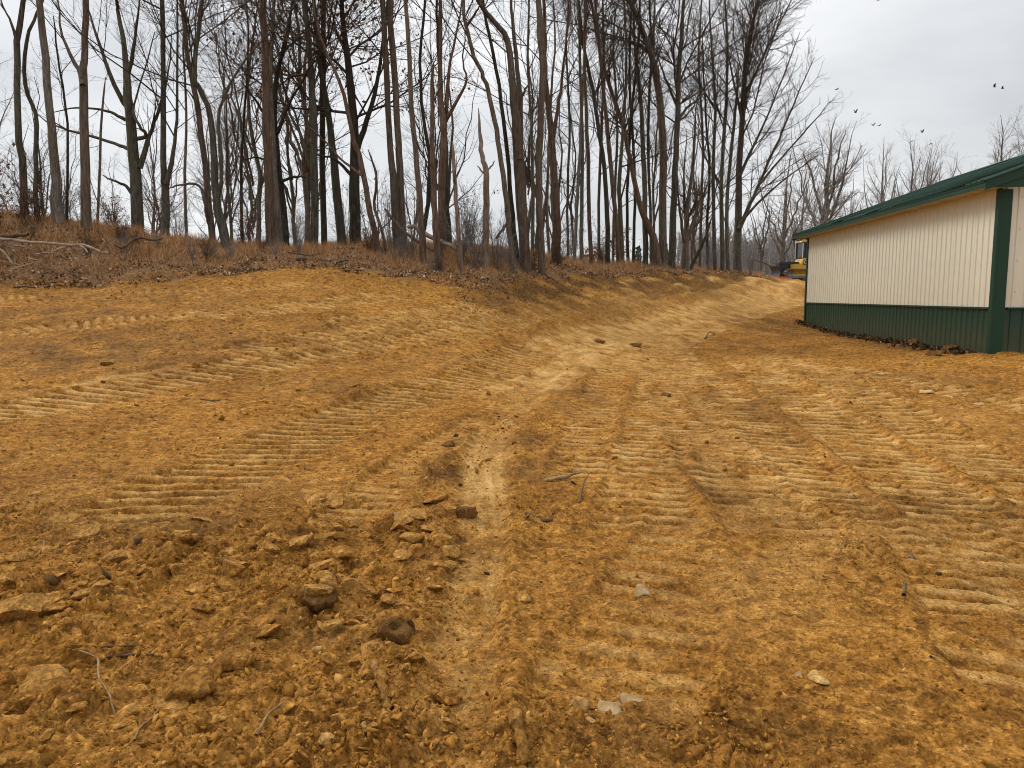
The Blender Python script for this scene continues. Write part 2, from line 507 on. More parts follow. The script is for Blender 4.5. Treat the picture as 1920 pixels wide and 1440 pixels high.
    dz += (0.05 * np.abs(fbm(x * 1.9, y * 1.9, 121, 3)) + 0.035 * np.abs(fbm(x * 6.5, y * 6.5, 125, 2))) * (1 - nr) * (1 - .7 * flat)
    # litter bank lumps
    dz = dz * dirt + litter * (0.10 * fbm(x * 0.9, y * 0.9, 131, 3)) * (1 - far)
    # undercut topsoil along the border
    dz += 0.10 * np.exp(-((dedge - 0.4) / 0.5) ** 2) * (0.5 + perlin(x * 1.1, y * 1.1, 141)) * (r < 60)
    face = smooth01(-7.0, -4.5, dedge) * (1 - smooth01(-1.2, -0.1, dedge)) * smooth01(R(6), R(10), b) * (1 - smooth01(R(19), R(22), b))
    sk = fbm(b * 55 - r * 0.55, r * 0.22, 211, 3)
    pale = np.maximum(pale, face * np.clip(.25 + 1.5 * sk, 0, .9))
    dz += face * 0.10 * sk
    # dark topsoil: bank crest and a band by the barn
    bw = smooth01(R(-6), R(2.5), b) * (1 - smooth01(R(14), R(20), b)) + 0.35
    dark = np.exp(-(np.minimum(dedge + 0.3, 0) / (0.9 + 4.2 * np.clip(bw - .35, 0, 1))) ** 2) * np.clip(bw, 0, 1) * dirt * np.clip(0.8 + 1.3 * fbm(x * .8, y * .8, 151, 4), 0, 1)
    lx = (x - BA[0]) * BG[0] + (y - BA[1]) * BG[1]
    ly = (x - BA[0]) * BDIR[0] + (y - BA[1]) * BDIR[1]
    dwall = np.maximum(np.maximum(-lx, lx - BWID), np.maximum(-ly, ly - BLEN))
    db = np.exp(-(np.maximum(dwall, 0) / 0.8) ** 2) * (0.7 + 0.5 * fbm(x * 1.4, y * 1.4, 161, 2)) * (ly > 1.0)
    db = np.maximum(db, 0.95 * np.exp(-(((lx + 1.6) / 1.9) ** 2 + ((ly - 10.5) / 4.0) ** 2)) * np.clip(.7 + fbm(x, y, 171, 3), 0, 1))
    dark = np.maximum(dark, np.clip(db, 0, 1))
    dark = np.maximum(dark, face * np.clip(-.15 - 1.8 * sk, 0, .7))
    mo = np.zeros_like(x)
    for cx, cy, ra, rl, a in MO:
        mo = np.maximum(mo, .78 * a * np.exp(-(((x - cx) / ra) ** 2 + ((y - cy) / rl) ** 2)))
    mo = np.clip(mo * (1.0 + 1.4 * fbm(x * 1.6, y * 1.6, 231, 4)) + .16 * np.clip(fbm(x * .5, y * .5, 235, 3), 0, 1), 0, .8) * dirt
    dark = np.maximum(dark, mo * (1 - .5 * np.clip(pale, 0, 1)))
    dark = np.maximum(dark, np.clip(ch - .3, 0, 1) * 0.35 * np.clip(fbm(x * 2.4, y * 2.4, 181, 3) * 1.5, 0, 1))
    dz = np.where(dwall < 0.35, dz + 0.05 * np.clip(fbm(x * 3, y * 3, 191, 2), -.3, 1) * smooth01(-.5, 0, dwall), dz)
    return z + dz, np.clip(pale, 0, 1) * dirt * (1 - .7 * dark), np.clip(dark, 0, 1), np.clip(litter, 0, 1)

# ------------------------------------------------------------------ materials
def new_mat(name):
    m = bpy.data.materials.new(name)
    m.use_nodes = True
    return m, m.node_tree.nodes, m.node_tree.links, m.node_tree.nodes['Principled BSDF']

def noise_node(nt, scale, detail=4, rough=0.55, vec=None, dist=0.0):
    n = nt.new('ShaderNodeTexNoise')
    n.inputs['Scale'].default_value = scale
    n.inputs['Detail'].default_value = detail
    n.inputs['Roughness'].default_value = rough
    n.inputs['Distortion'].default_value = dist
    return n

def ramp(nt, stops):
    c = nt.new('ShaderNodeValToRGB')
    e = c.color_ramp.elements
    while len(e) < len(stops): e.new(0.5)
    for i, (p, col) in enumerate(stops):
        e[i].position = p
        e[i].color = (*col, 1)
    return c

def mixc(nt, lk, fac, a, b, blend='MIX'):
    m = nt.new('ShaderNodeMix')
    m.data_type = 'RGBA'; m.blend_type = blend
    for sock, v in (('Factor', fac), ('A', a), ('B', b)):
        if isinstance(v, (int, float)): m.inputs[sock].default_value = v
        elif isinstance(v, tuple): m.inputs[sock].default_value = (*v, 1)
        else: lk.new(v, m.inputs[sock])
    return m.outputs['Result']

def noise_mat(name, stops, scale=6, rough=0.9, bump=0.3, bscale=None, stretch=None, spec=0.2, dist=0.02, rnd=0.0):
    m, nt, lk, bs = new_mat(name)
    tcn = nt.new('ShaderNodeTexCoord')
    vec = tcn.outputs['Object']
    if stretch:
        mpn = nt.new('ShaderNodeMapping'); mpn.inputs['Scale'].default_value = stretch
        lk.new(vec, mpn.inputs['Vector']); vec = mpn.outputs['Vector']
    n = noise_node(nt, scale, 6, 0.62); lk.new(vec, n.inputs['Vector'])
    c = ramp(nt, stops); lk.new(n.outputs['Fac'], c.inputs['Fac'])
    col = c.outputs['Color']
    if rnd > 0:
        oi = nt.new('ShaderNodeObjectInfo')
        mrn = nt.new('ShaderNodeMapRange')
        mrn.inputs['To Min'].default_value = 1 - rnd; mrn.inputs['To Max'].default_value = 1 + rnd
        lk.new(oi.outputs['Random'], mrn.inputs['Value'])
        sc = nt.new('ShaderNodeVectorMath'); sc.operation = 'SCALE'
        lk.new(col, sc.inputs[0]); lk.new(mrn.outputs['Result'], sc.inputs['Scale'])
        col = sc.outputs['Vector']
    lk.new(col, bs.inputs['Base Color'])
    bs.inputs['Roughness'].default_value = rough
    bs.inputs['Specular IOR Level'].default_value = spec
    if bump > 0:
        n2 = noise_node(nt, bscale or scale * 5, 5, 0.6); lk.new(vec, n2.inputs['Vector'])
        bp = nt.new('ShaderNodeBump')
        bp.inputs['Strength'].default_value = bump; bp.inputs['Distance'].default_value = dist
        lk.new(n2.outputs['Fac'], bp.inputs['Height']); lk.new(bp.outputs['Normal'], bs.inputs['Normal'])
    return m

# ground soil
def make_ground_mat(name='clay_soil', pale_const=None, k=1.0, dark_const=None):
    m, nt, lk, bs = new_mat(name)
    tcn = nt.new('ShaderNodeTexCoord'); vec = tcn.outputs['Object']
    at_ = nt.new('ShaderNodeAttribute'); at_.attribute_name = 'soil'
    sp = nt.new('ShaderNodeSeparateColor'); lk.new(at_.outputs['Color'], sp.inputs['Color'])
    nA = noise_node(nt, 0.9, 6, 0.6); lk.new(vec, nA.inputs['Vector'])
    nB = noise_node(nt, 9.0, 8, 0.70); lk.new(vec, nB.inputs['Vector'])
    nC = noise_node(nt, 60.0, 5, 0.72); lk.new(vec, nC.inputs['Vector'])
    # drier and moister soil lumps, tone contrast widened to paint in crevice shade
    wv = nt.new('ShaderNodeVectorMath'); wv.operation = 'MULTIPLY_ADD'
    lk.new(nB.outputs['Color'], wv.inputs[0]); wv.inputs[1].default_value = (.09, .09, .09); lk.new(vec, wv.inputs[2])
    v1 = nt.new('ShaderNodeTexVoronoi'); v1.inputs['Scale'].default_value = 17; lk.new(wv.outputs['Vector'], v1.inputs['Vector'])
    v2 = nt.new('ShaderNodeTexVoronoi'); v2.inputs['Scale'].default_value = 48; lk.new(wv.outputs['Vector'], v2.inputs['Vector'])
    clay = ramp(nt, [(0.30, tuple(c * k for c in (0.22, 0.092, 0.0145))), (0.5, tuple(c * k for c in (0.405, 0.184, 0.031))), (0.72, tuple(c * k for c in (0.59, 0.293, 0.062)))])
    lk.new(nB.outputs['Fac'], clay.inputs['Fac'])
    clay2 = ramp(nt, [(0.35, (0.80, 0.75, 0.70)), (0.65, (1.15, 1.15, 1.18))])
    lk.new(nA.outputs['Fac'], clay2.inputs['Fac'])
    col = mixc(nt, lk, 1.0, clay.outputs['Color'], clay2.outputs['Color'], 'MULTIPLY')
    for v, lo, hi in ((v1, .52, 1.24), (v2, .46, 1.26)):
        s1 = nt.new('ShaderNodeSeparateColor'); lk.new(v.outputs['Color'], s1.inputs['Color'])
        rm = ramp(nt, [(0.0, (lo, lo * .95, lo * .9)), (.28, (.92, .91, .9)), (.82, (1.08, 1.08, 1.1)), (1.0, (hi, hi * 1.06, hi * 1.2))])
        lk.new(s1.outputs['Red'], rm.inputs['Fac'])
        col = mixc(nt, lk, 0.9, col, rm.outputs['Color'], 'MULTIPLY')
    grit = ramp(nt, [(0.30, (0.50, 0.45, 0.40)), (0.47, (1, 1, 1)), (0.72, (1.5, 1.56, 1.7))])  # fine speckle, its contrast also raised in place of crevice shade
    lk.new(nC.outputs['Fac'], grit.inputs['Fac'])
    col = mixc(nt, lk, 0.8, col, grit.outputs['Color'], 'MULTIPLY')
    palec = ramp(nt, [(0.3, (0.60, 0.325, 0.09)), (0.5, (0.74, 0.445, 0.15)), (0.7, (0.84, 0.575, 0.245))])
    lk.new(nB.outputs['Fac'], palec.inputs['Fac'])
    pc = mixc(nt, lk, 0.35, palec.outputs['Color'], grit.outputs['Color'], 'MULTIPLY')
    col = mixc(nt, lk, pale_const if pale_const is not None else sp.outputs['Red'], col, pc)
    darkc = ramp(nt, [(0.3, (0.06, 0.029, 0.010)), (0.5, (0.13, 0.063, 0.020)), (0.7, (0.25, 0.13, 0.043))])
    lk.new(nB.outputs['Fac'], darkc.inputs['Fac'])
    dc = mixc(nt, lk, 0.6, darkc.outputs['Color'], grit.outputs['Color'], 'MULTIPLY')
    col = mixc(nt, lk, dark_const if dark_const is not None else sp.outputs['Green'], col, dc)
    if pale_const is None:
        litc = ramp(nt, [(0.30, (0.07, 0.036, 0.018)), (0.48, (0.19, 0.10, 0.046)), (0.60, (0.30, 0.165, 0.078)), (0.72, (0.42, 0.275, 0.15))])
        nL = noise_node(nt, 11.0, 8, 0.75); lk.new(vec, nL.inputs['Vector']); lk.new(nL.outputs['Fac'], litc.inputs['Fac'])
        col = mixc(nt, lk, sp.outputs['Blue'], col, litc.outputs['Color'])
    lk.new(col, bs.inputs['Base Color'])
    bs.inputs['Roughness'].default_value = 0.95
    bs.inputs['Specular IOR Level'].default_value = 0.12
    prev = None
    for out, st, dist in ((nB.outputs['Fac'], 0.9, 0.06), (v1.outputs['Distance'], 0.45, -0.035), (v2.outputs['Distance'], 0.55, -0.016), (nC.outputs['Fac'], 0.9, 0.014)):
        b1 = nt.new('ShaderNodeBump'); b1.inputs['Strength'].default_value = st; b1.inputs['Distance'].default_value = abs(dist); b1.invert = dist < 0
        lk.new(out, b1.inputs['Height'])
        if prev: lk.new(prev, b1.inputs['Normal'])
        prev = b1.outputs['Normal']
    lk.new(prev, bs.inputs['Normal'])
    return m
M_GROUND = make_ground_mat()

M_CLOD = make_ground_mat('clay_clod', 0.06, 1.0, 0.0)
M_CLODPALE = make_ground_mat('pale_clay_clod', 0.22, 1.12, 0.0)
M_CLODDARK = make_ground_mat('dark_clod', 0.0, 0.8, 0.75)
M_STONE = noise_mat('pale_stone', [(0.3, (0.36, 0.21, 0.075)), (0.6, (0.52, 0.36, 0.175)), (0.8, (0.64, 0.5, 0.3))], 9, 0.8, 0.5, 40, spec=.2, dist=.01)
M_GREYSTONE = noise_mat('grey_stone', [(0.3, (0.26, 0.165, 0.075)), (0.7, (0.40, 0.29, 0.17))], 9, 0.8, 0.5, 40, spec=.2, dist=.01)
M_DUSTY = make_ground_mat('clay_coated_stone', 0.75, 1.1, 0.0)
M_DUSTYGREY = noise_mat('dusty_grey_stone', [(0.3, (0.20, 0.115, 0.042)), (0.5, (0.30, 0.195, 0.095)), (0.7, (0.40, 0.29, 0.165))], 14, 0.95, 0.6, 50, spec=.05, dist=.01)
M_STICK = noise_mat('dry_stick', [(0.3, (0.15, 0.085, 0.032)), (0.7, (0.34, 0.225, 0.11))], 20, 0.9, 0.5, stretch=(1, 1, .3), dist=.004)
M_ROOT = make_ground_mat('muddy_root', 0.1, 0.85, 0.15)
M_DARKWOOD = noise_mat('dark_wet_wood', [(0.3, (0.045, 0.026, 0.014)), (0.7, (0.16, 0.095, 0.05))], 18, 0.8, 0.6, 40, dist=.01)
M_FALLEN = noise_mat('weathered_branch', [(0.3, (0.12, 0.085, 0.06)), (0.7, (0.42, 0.31, 0.22))], 7, 0.9, 0.5, 40, dist=.01)

def bark(name, lo, mid, hi, green, gamt=0.5, scale=5.0):
    m, nt, lk, bs = new_mat(name)
    tcn = nt.new('ShaderNodeTexCoord')
    mpn = nt.new('ShaderNodeMapping'); mpn.inputs['Scale'].default_value = (4.0, 4.0, 0.55)
    lk.new(tcn.outputs['Object'], mpn.inputs['Vector'])
    n = noise_node(nt, scale, 8, 0.68); lk.new(mpn.outputs['Vector'], n.inputs['Vector'])
    c = ramp(nt, [(0.32, lo), (0.5, mid), (0.7, hi)]); lk.new(n.outputs['Fac'], c.inputs['Fac'])
    g = noise_node(nt, 1.1, 5, 0.65); lk.new(tcn.outputs['Object'], g.inputs['Vector'])
    gr = ramp(nt, [(0.45, (0, 0, 0)), (0.68, (gamt, gamt, gamt))]); lk.new(g.outputs['Fac'], gr.inputs['Fac'])
    col = mixc(nt, lk, gr.outputs['Color'], c.outputs['Color'], green)
    oi = nt.new('ShaderNodeObjectInfo')
    mrn = nt.new('ShaderNodeMapRange'); mrn.inputs['To Min'].default_value = 0.8; mrn.inputs['To Max'].default_value = 1.2
    lk.new(oi.outputs['Random'], mrn.inputs['Value'])
    sc = nt.new('ShaderNodeVectorMath'); sc.operation = 'SCALE'
    lk.new(col, sc.inputs[0]); lk.new(mrn.outputs['Result'], sc.inputs['Scale'])
    lk.new(sc.outputs['Vector'], bs.inputs['Base Color'])
    bs.inputs['Roughness'].default_value = 0.95; bs.inputs['Specular IOR Level'].default_value = 0.1
    bp = nt.new('ShaderNodeBump'); bp.inputs['Strength'].default_value = 0.9; bp.inputs['Distance'].default_value = 0.03
    lk.new(n.outputs['Fac'], bp.inputs['Height']); lk.new(bp.outputs['Normal'], bs.inputs['Normal'])
    return m
BARK = {
    'green': bark('mossy_bark', (0.03, 0.026, 0.02), (0.085, 0.075, 0.058), (0.17, 0.152, 0.122), (0.10, 0.105, 0.066), .7),
    'brown': bark('brown_bark', (0.038, 0.028, 0.021), (0.10, 0.074, 0.056), (0.19, 0.148, 0.115), (0.11, 0.105, 0.075), .45),
    'red':   bark('red_brown_bark', (0.04, 0.026, 0.018), (0.108, 0.07, 0.05), (0.19, 0.132, 0.098), (0.085, 0.075, 0.055), .35),
    'dark':  bark('dark_bark', (0.018, 0.014, 0.01), (0.045, 0.037, 0.028), (0.10, 0.085, 0.065), (0.065, 0.07, 0.042), .55),
    'grey':  bark('grey_bark', (0.06, 0.05, 0.04), (0.13, 0.112, 0.092), (0.24, 0.218, 0.188), (0.12, 0.095, 0.07), .6),
    'pale':  bark('bare_pale_wood', (0.075, 0.055, 0.04), (0.17, 0.128, 0.095), (0.32, 0.25, 0.19), (0.14, 0.11, 0.085), .5),
}
TWIG = {
    'pale': noise_mat('hazed_grey_twig', [(0.3, (0.20, 0.185, 0.17)), (0.7, (0.33, 0.31, 0.29))], 3, 0.95, 0),  # distance haze painted in: twigs lightened for the far trees
    'dark': noise_mat('dark_twig', [(0.3, (0.032, 0.024, 0.018)), (0.7, (0.085, 0.062, 0.046))], 3, 0.95, 0),
    'brown': noise_mat('brown_twig', [(0.3, (0.05, 0.034, 0.025)), (0.7, (0.12, 0.082, 0.06))], 3, 0.95, 0),
    'grey': noise_mat('grey_twig', [(0.3, (0.11, 0.097, 0.088)), (0.7, (0.20, 0.18, 0.165))], 3, 0.95, 0),
}
def leaf_mat(name, stops):
    m, nt, lk, bs = new_mat(name)
    g = nt.new('ShaderNodeNewGeometry')
    c = ramp(nt, stops); lk.new(g.outputs['Random Per Island'], c.inputs['Fac'])
    lk.new(c.outputs['Color'], bs.inputs['Base Color'])
    bs.inputs['Roughness'].default_value = 1.0; bs.inputs['Specular IOR Level'].default_value = 0.03
    return m
M_RUST = leaf_mat('rusty_oak_leaf', [(0, (0.09, 0.038, 0.018)), (0.5, (0.17, 0.075, 0.03)), (1, (0.30, 0.15, 0.06))])
M_LITTER = leaf_mat('fallen_leaf', [(0, (0.06, 0.032, 0.018)), (0.45, (0.17, 0.092, 0.045)), (0.8, (0.32, 0.195, 0.105)), (0.93, (0.46, 0.33, 0.21)), (1, (0.60, 0.48, 0.36))])
M_GRASS = leaf_mat('dry_grass', [(0, (0.18, 0.078, 0.03)), (0.4, (0.40, 0.195, 0.077)), (0.75, (0.56, 0.32, 0.145)), (1, (0.70, 0.52, 0.31))])
M_GRASSGR = leaf_mat('green_grey_weed', [(0, (0.09, 0.085, 0.04)), (0.6, (0.16, 0.15, 0.08)), (1, (0.28, 0.22, 0.12))])
M_CRUMB = leaf_mat('soil_crumb', [(0, (0.18, 0.078, 0.013)), (0.6, (0.31, 0.142, 0.026)), (0.95, (0.41, 0.20, 0.044)), (1, (0.54, 0.31, 0.10))])
M_DEBRIS = leaf_mat('dark_debris', [(0, (0.045, 0.026, 0.012)), (0.5, (0.085, 0.046, 0.02)), (0.9, (0.13, 0.075, 0.035)), (1, (0.36, 0.28, 0.2))])
M_EVERGREEN = leaf_mat('far_evergreen', [(0, (0.085, 0.098, 0.085)), (1, (0.15, 0.165, 0.14))])

# ------------------------------------------------------------------ GROUND
def build_ground():
    fine = np.linspace(R(-41), R(41), 490)
    coarse = np.linspace(R(41), R(319), 46)[1:-1]
    az = np.concatenate([fine, coarse])
    rr = [0.25]
    while rr[-1] < 900:
        r = rr[-1]
        if r < 2.0: d = 0.12
        elif r < 24: d = 0.0054 * r ** 0.62
        elif r < 75: d = 0.038 * (r / 24) ** 3.6
        else: d = r * 0.12
        rr.append(r + d)
    rr = np.array(rr)
    A, RR = np.meshgrid(az, rr)
    X = (np.sin(A) * RR).ravel(); Y = (np.cos(A) * RR).ravel()
    Z, pale, dark, lit = ground_fields(X, Y)
    V = np.stack([X, Y, Z], 1)
    nr, na = RR.shape
    i = np.arange(nr - 1)[:, None] * na
    j = np.arange(na)[None, :]
    j2 = (j + 1) % na
    Q = np.stack([i + j, i + j2, i + na + j2, i + na + j], -1).reshape(-1, 4)[:, ::-1]
    c = len(V)
    V = np.vstack([V, [[0, 0, float(Z[:na].mean())]]])
    T = np.stack([np.arange(na), np.full(na, c), (np.arange(na) + 1) % na], 1)
    loops = np.concatenate([Q.ravel(), T.ravel()])
    starts = np.concatenate([np.arange(len(Q)) * 4, len(Q) * 4 + np.arange(len(T)) * 3])
    me = mesh_np('ground', V, loops, starts, M_GROUND, True)
    ca = me.color_attributes.new('soil', 'FLOAT_COLOR', 'POINT')
    colr = np.ones((len(V), 4), np.float32)
    colr[:-1, 0] = pale; colr[:-1, 1] = dark; colr[:-1, 2] = lit
    colr[-1, :3] = 0
    ca.data.foreach_set('color', colr.ravel())
    o = mesh_obj('ground', me)
    tag(o, 'ochre clay ground with crawler track prints rising to a brown bank', None, None, 'structure')
    print('ground verts', len(V), 'rows', nr)
build_ground()
def gz(x, y):
    return float(ground_fields(np.array([x]), np.array([y]))[0][0])

# ------------------------------------------------------------------ tubes (vectorised)
class Tubes:
    def __init__(self): self.g = {}
    def add(self, P, Rad, sides):
        """P (N,k,3), Rad (N,k)"""
        P = np.asarray(P, float); Rad = np.asarray(Rad, float)
        if P.ndim == 2: P = P[None]; Rad = Rad[None]
        self.g.setdefault((P.shape[1], sides), []).append((P, Rad))
    def mesh(self, name, mat, origin=(0, 0, 0), smooth=True):
        Vs, Ls, off = [], [], 0
        for (k, s), items in self.g.items():
            P = np.concatenate([a for a, _ in items]); Rd = np.concatenate([b for _, b in items])
            N = len(P)
            T = np.gradient(P, axis=1)
            T /= np.maximum(np.linalg.norm(T, axis=2, keepdims=True), 1e-9)
            D = P[:, -1] - P[:, 0]
            ref = np.where(np.abs(D[:, 2:3]) > 0.8 * np.linalg.norm(D, axis=1, keepdims=True), [[1.0, 0.13, 0]], [[0.1, 0.05, 1.0]])
            U = ref[:, None, :] - T * (T * ref[:, None, :]).sum(-1, keepdims=True)
            U /= np.maximum(np.linalg.norm(U, axis=2, keepdims=True), 1e-9)
            W = np.cross(T, U)
            a = np.arange(s) * 2 * math.pi / s
            ring = P[:, :, None, :] + Rd[:, :, None, None] * (U[:, :, None, :] * np.cos(a)[None, None, :, None] + W[:, :, None, :] * np.sin(a)[None, None, :, None])
            Vs.append(ring.reshape(-1, 3))
            b0 = off + (np.arange(N) * k * s)[:, None, None] + (np.arange(k - 1) * s)[None, :, None]
            j = np.arange(s)[None, None, :]; j2 = (j + 1) % s
            F = np.stack([b0 + j, b0 + j2, b0 + s + j2, b0 + s + j], -1).reshape(-1, 4)
            Ls.append(F); off += N * k * s
        V = np.concatenate(Vs) - np.asarray(origin)
        F = np.concatenate(Ls)
        return tri_mesh(name, V, F, mat, smooth)

def unit(v): return v / np.maximum(np.linalg.norm(v, axis=-1, keepdims=True), 1e-9)

def grow(P, Rad, n_child, t0, t1, ang, length, npts, up, wob, rs, rfac=0.55, rmin=0.004, tipr=0.35, outw=None):
    """children of the paths P (N,k,3): returns (paths, radii)"""
    N, k, _ = P.shape
    idx = np.repeat(np.arange(N), n_child)
    M = len(idx)
    if M == 0: return np.zeros((0, npts, 3)), np.zeros((0, npts))
    t = rs.uniform(t0, t1, M)
    f = t * (k - 1); i0 = np.minimum(f.astype(int), k - 2); fr = (f - i0)[:, None]
    A, B = P[idx, i0], P[idx, i0 + 1]
    S = A * (1 - fr) + B * fr
    r0 = Rad[idx, i0] * (1 - fr[:, 0]) + Rad[idx, i0 + 1] * fr[:, 0]
    Tn = unit(B - A)
    rnd = rs.normal(size=(M, 3)); rnd[:, 2] *= 0.55
    if outw is not None: rnd += outw
    perp = unit(rnd - Tn * (rnd * Tn).sum(-1, keepdims=True))
    an = R(ang) * (1 + 0.3 * rs.normal(size=M))[:, None]
    D = unit(Tn * np.cos(an) + perp * np.sin(an))
    plen = np.linalg.norm(np.diff(P, axis=1), axis=2).sum(1)[idx]
    L = np.clip(length * plen * (1.1 - 0.75 * t) * rs.uniform(0.55, 1.25, M), 0.12, None) if length > 0 else -length * rs.uniform(0.5, 1.3, M)
    step = (L / (npts - 1))[:, None]
    out = np.zeros((M, npts, 3)); out[:, 0] = S
    d = D.copy()
    for q in range(1, npts):
        d = unit(d + wob * rs.normal(size=(M, 3)) + np.array([0, 0, up]))
        out[:, q] = out[:, q - 1] + d * step
    rb = np.maximum(r0 * rfac * rs.uniform(0.55, 1.0, M), rmin)
    rb = np.minimum(rb, np.maximum(L * 0.022, rmin))
    rad = rb[:, None] * np.linspace(1, tipr, npts)[None, :]
    return out, rad

def split_counts(P, per_m, rs, lo=1):
    L = np.linalg.norm(np.diff(P, axis=1), axis=2).sum(1)
    return np.maximum(lo, rs.poisson(L * per_m))

def crown_from(tb, stems, rs, dens=1.0, low=0.35, fine=1.0, leafpts=None, ang=48, ln=0.42, up=0.07, zmax=99.0):
    """stems: list of (P (k,3), Rad (k), t0); full twig detail below zmax, only boughs above"""
    l1P, l1R = [], []
    for P, Rd, t0 in stems:
        L = np.linalg.norm(np.diff(P, axis=0), axis=1).sum()
        n = int(round(L * (1 - t0) * 2.0 * dens))
        a, b = grow(P[None], Rd[None], np.array([max(n, 2)]), t0, 0.985, ang, ln, 6, up, 0.16, rs, 0.5, 0.012)
        l1P.append(a); l1R.append(b)
    A = np.concatenate(l1P); B = np.concatenate(l1R)
    keep = (A[:, 0, 2] < zmax) | (rs.uniform(0, 1, len(A)) < .35)
    A, B = A[keep], B[keep]
    tb.add(A, B, 3)
    lowm = A[:, 0, 2] < zmax
    A, B = A[lowm], B[lowm]
    n2 = split_counts(A, 2.7 * dens ** 0.5, rs)
    A2, B2 = grow(A, B, n2, 0.12, 0.98, 42, 0.47, 4, 0.06, 0.17, rs, 0.6, 0.005)
    tb.add(A2, B2, 3)
    m = A2[:, 0, 2] < zmax
    A3, B3 = A2[m], B2[m]
    n3 = split_counts(A3, 4.6 * fine, rs)
    A3, B3 = grow(A3, B3, n3, 0.1, 1.0, 38, 0.55, 3, 0.05, 0.14, rs, 0.7, 0.0036, 0.5)
    tb.add(A3, B3, 3)
    return A, A2, A3

def leaf_quads(name, pts, size, mat, rs, droop=0.3):
    N = len(pts)
    a = unit(rs.normal(size=(N, 3))); b = unit(np.cross(a, rs.normal(size=(N, 3))))
    s = size * rs.uniform(0.6, 1.3, (N, 1))
    V = np.stack([pts - a * s * .5, pts + b * s * .32, pts + a * s * .5, pts - b * s * .32], 1)
    V[:, 2, 2] += s[:, 0] * .12
    F = np.arange(N * 4).reshape(-1, 4)
    return tri_mesh(name, V.reshape(-1, 3), F, mat, False)

# ------------------------------------------------------------------ TREES
def ground_base(px, py, Y):
    p = at(px, py, Y)
    zz = float(base_z(np.array([p[0]]), np.array([p[1]]))[0])
    return p, zz

SEED = [100]
def tree(label, Y, stems, bk='brown', tw='dark', dens=1.0, group='bare trees along the top of the bank', low=0.3, top=16.5, leaves=0, fine=1.0, snag=False, name='bare_tree', ang=41, ln=0.42, cat='tree'):
    """stems: lists of (px, py, width_px); the first starts at the foot of the trunk"""
    SEED[0] += 1
    rs = np.random.default_rng(SEED[0])
    tr = Tubes(); st = []
    px, py, w = stems[0][0]
    foot = at(px, py, Y)
    zf = float(base_z(foot[0:1], foot[1:2])[0])
    for si, pts in enumerate(stems):
        dep = 0.0 if si == 0 else rs.uniform(-1.2, 1.2)
        P, W = [], []
        ymin = min(q[1] for q in pts)
        n = len(pts)
        for q, (x, y, ww) in enumerate(pts):
            yy = Y + dep * (q / max(n - 1, 1)) + (0.12 * rs.normal() if q else 0)
            P.append(at(x, y, yy)); W.append(ww * Y / FPX / 2 * (0.9 if si == 0 else 0.95 - .5 * q / max(n - 1, 1)))
        if si == 0:
            P.insert(0, P[0] + np.array([0, 0, min(zf - P[0][2], 0) - 0.35])); W.insert(0, W[0] * 1.15)
        P, W = list(P), list(W)
        if not snag and pts[-1][1] < 30:
            d = unit(P[-1] - P[-2]); z = P[-1][2]; r = W[-1]
            tgt = top * rs.uniform(0.85, 1.1)
            while z < tgt:
                d = unit(d + np.array([0.10 * rs.normal(), 0.10 * rs.normal(), 0.15]))
                P.append(P[-1] + d * 1.5); z = P[-1][2]
                r = max(r * 0.80, 0.02); W.append(r)
        k = max(10, 3 * len(P))
        C = catmull(P, k)
        Rr = np.interp(np.linspace(0, len(P) - 1, k), np.arange(len(P)), W)
        C[2:-1] += rs.normal(size=(k - 3, 3)) * 0.012
        if si == 0:
            Rr[0] *= 1.25; Rr[1] *= 1.12
        if snag: Rr[-1] *= 0.35
        else: Rr[-1] = min(Rr[-1], 0.012)
        tr.add(C, Rr, 9 if Rr.max() > 0.1 else 6)
        st.append((C, Rr, low if si == 0 else 0.22))
    o = empty(name, (foot[0], foot[1], zf))
    tag(o, label, cat, group)
    org = (foot[0], foot[1], zf)
    mesh_obj('trunk', tr.mesh('trunk', BARK[bk], org), o)
    if dens > 0:
        tb = Tubes()
        A, A2, A3 = crown_from(tb, st, rs, dens, low, fine, ang=ang, ln=ln, zmax=CAMZ + 0.395 * Y + 0.6)
        mesh_obj('crown', tb.mesh('crown', TWIG[tw], org), o)
        if leaves:
            pool = np.concatenate([A2.reshape(-1, 3), A3.reshape(-1, 3)])
            pool = pool[pool[:, 2] < 13.5]
            pts = pool[rs.integers(0, len(pool), leaves)] + rs.normal(size=(leaves, 3)) * 0.09 - np.asarray(org)
            mesh_obj('foliage', leaf_quads('foliage', pts, 0.13, M_RUST, rs), o)
    return o

G1 = 'bare trees along the top of the bank'
tree('mossy bare tree at the far left edge of the photo, forking high up', 22,
     [[(47,410,15),(42,311,14),(33,218,12),(33,82,12),(45,0,9)], [(33,84,7),(20,40,6),(2,0,5)]], 'green', dens=.8, low=.5)
tree('slim crooked tree just right of the leftmost mossy tree', 22.5,
     [[(70,424,10),(66,311,9),(68,222,8),(50,167,8),(47,86,7),(70,23,5),(80,0,5)]], 'green', dens=.7, low=.5)
tree('tall straight trunk, pale grey above and brown at its flared foot, at left', 21.5,
     [[(109,424,27),(104,330,19),(95,218,15),(82,80,14),(73,0,12)]], 'grey', dens=.35, low=.7)
tree('thin sapling between the two thick brown trunks at left', 22,
     [[(125,424,6),(126,233,5),(109,117,4),(100,30,3)]], 'dark', dens=.7, low=.5)
tree('brown trunk at left that forks in two above its middle', 21.5,
     [[(163,434,21),(160,300,18),(156,156,16),(160,100,13),(161,0,12)], [(155,160,10),(146,128,10),(120,78,8),(109,0,6)]], 'brown', dens=.6, low=.6)
tree('thin pale broken stem beside the forked brown trunk', 23,
     [[(183,434,6),(190,233,5),(198,144,3)]], 'pale', dens=.3, snag=True)
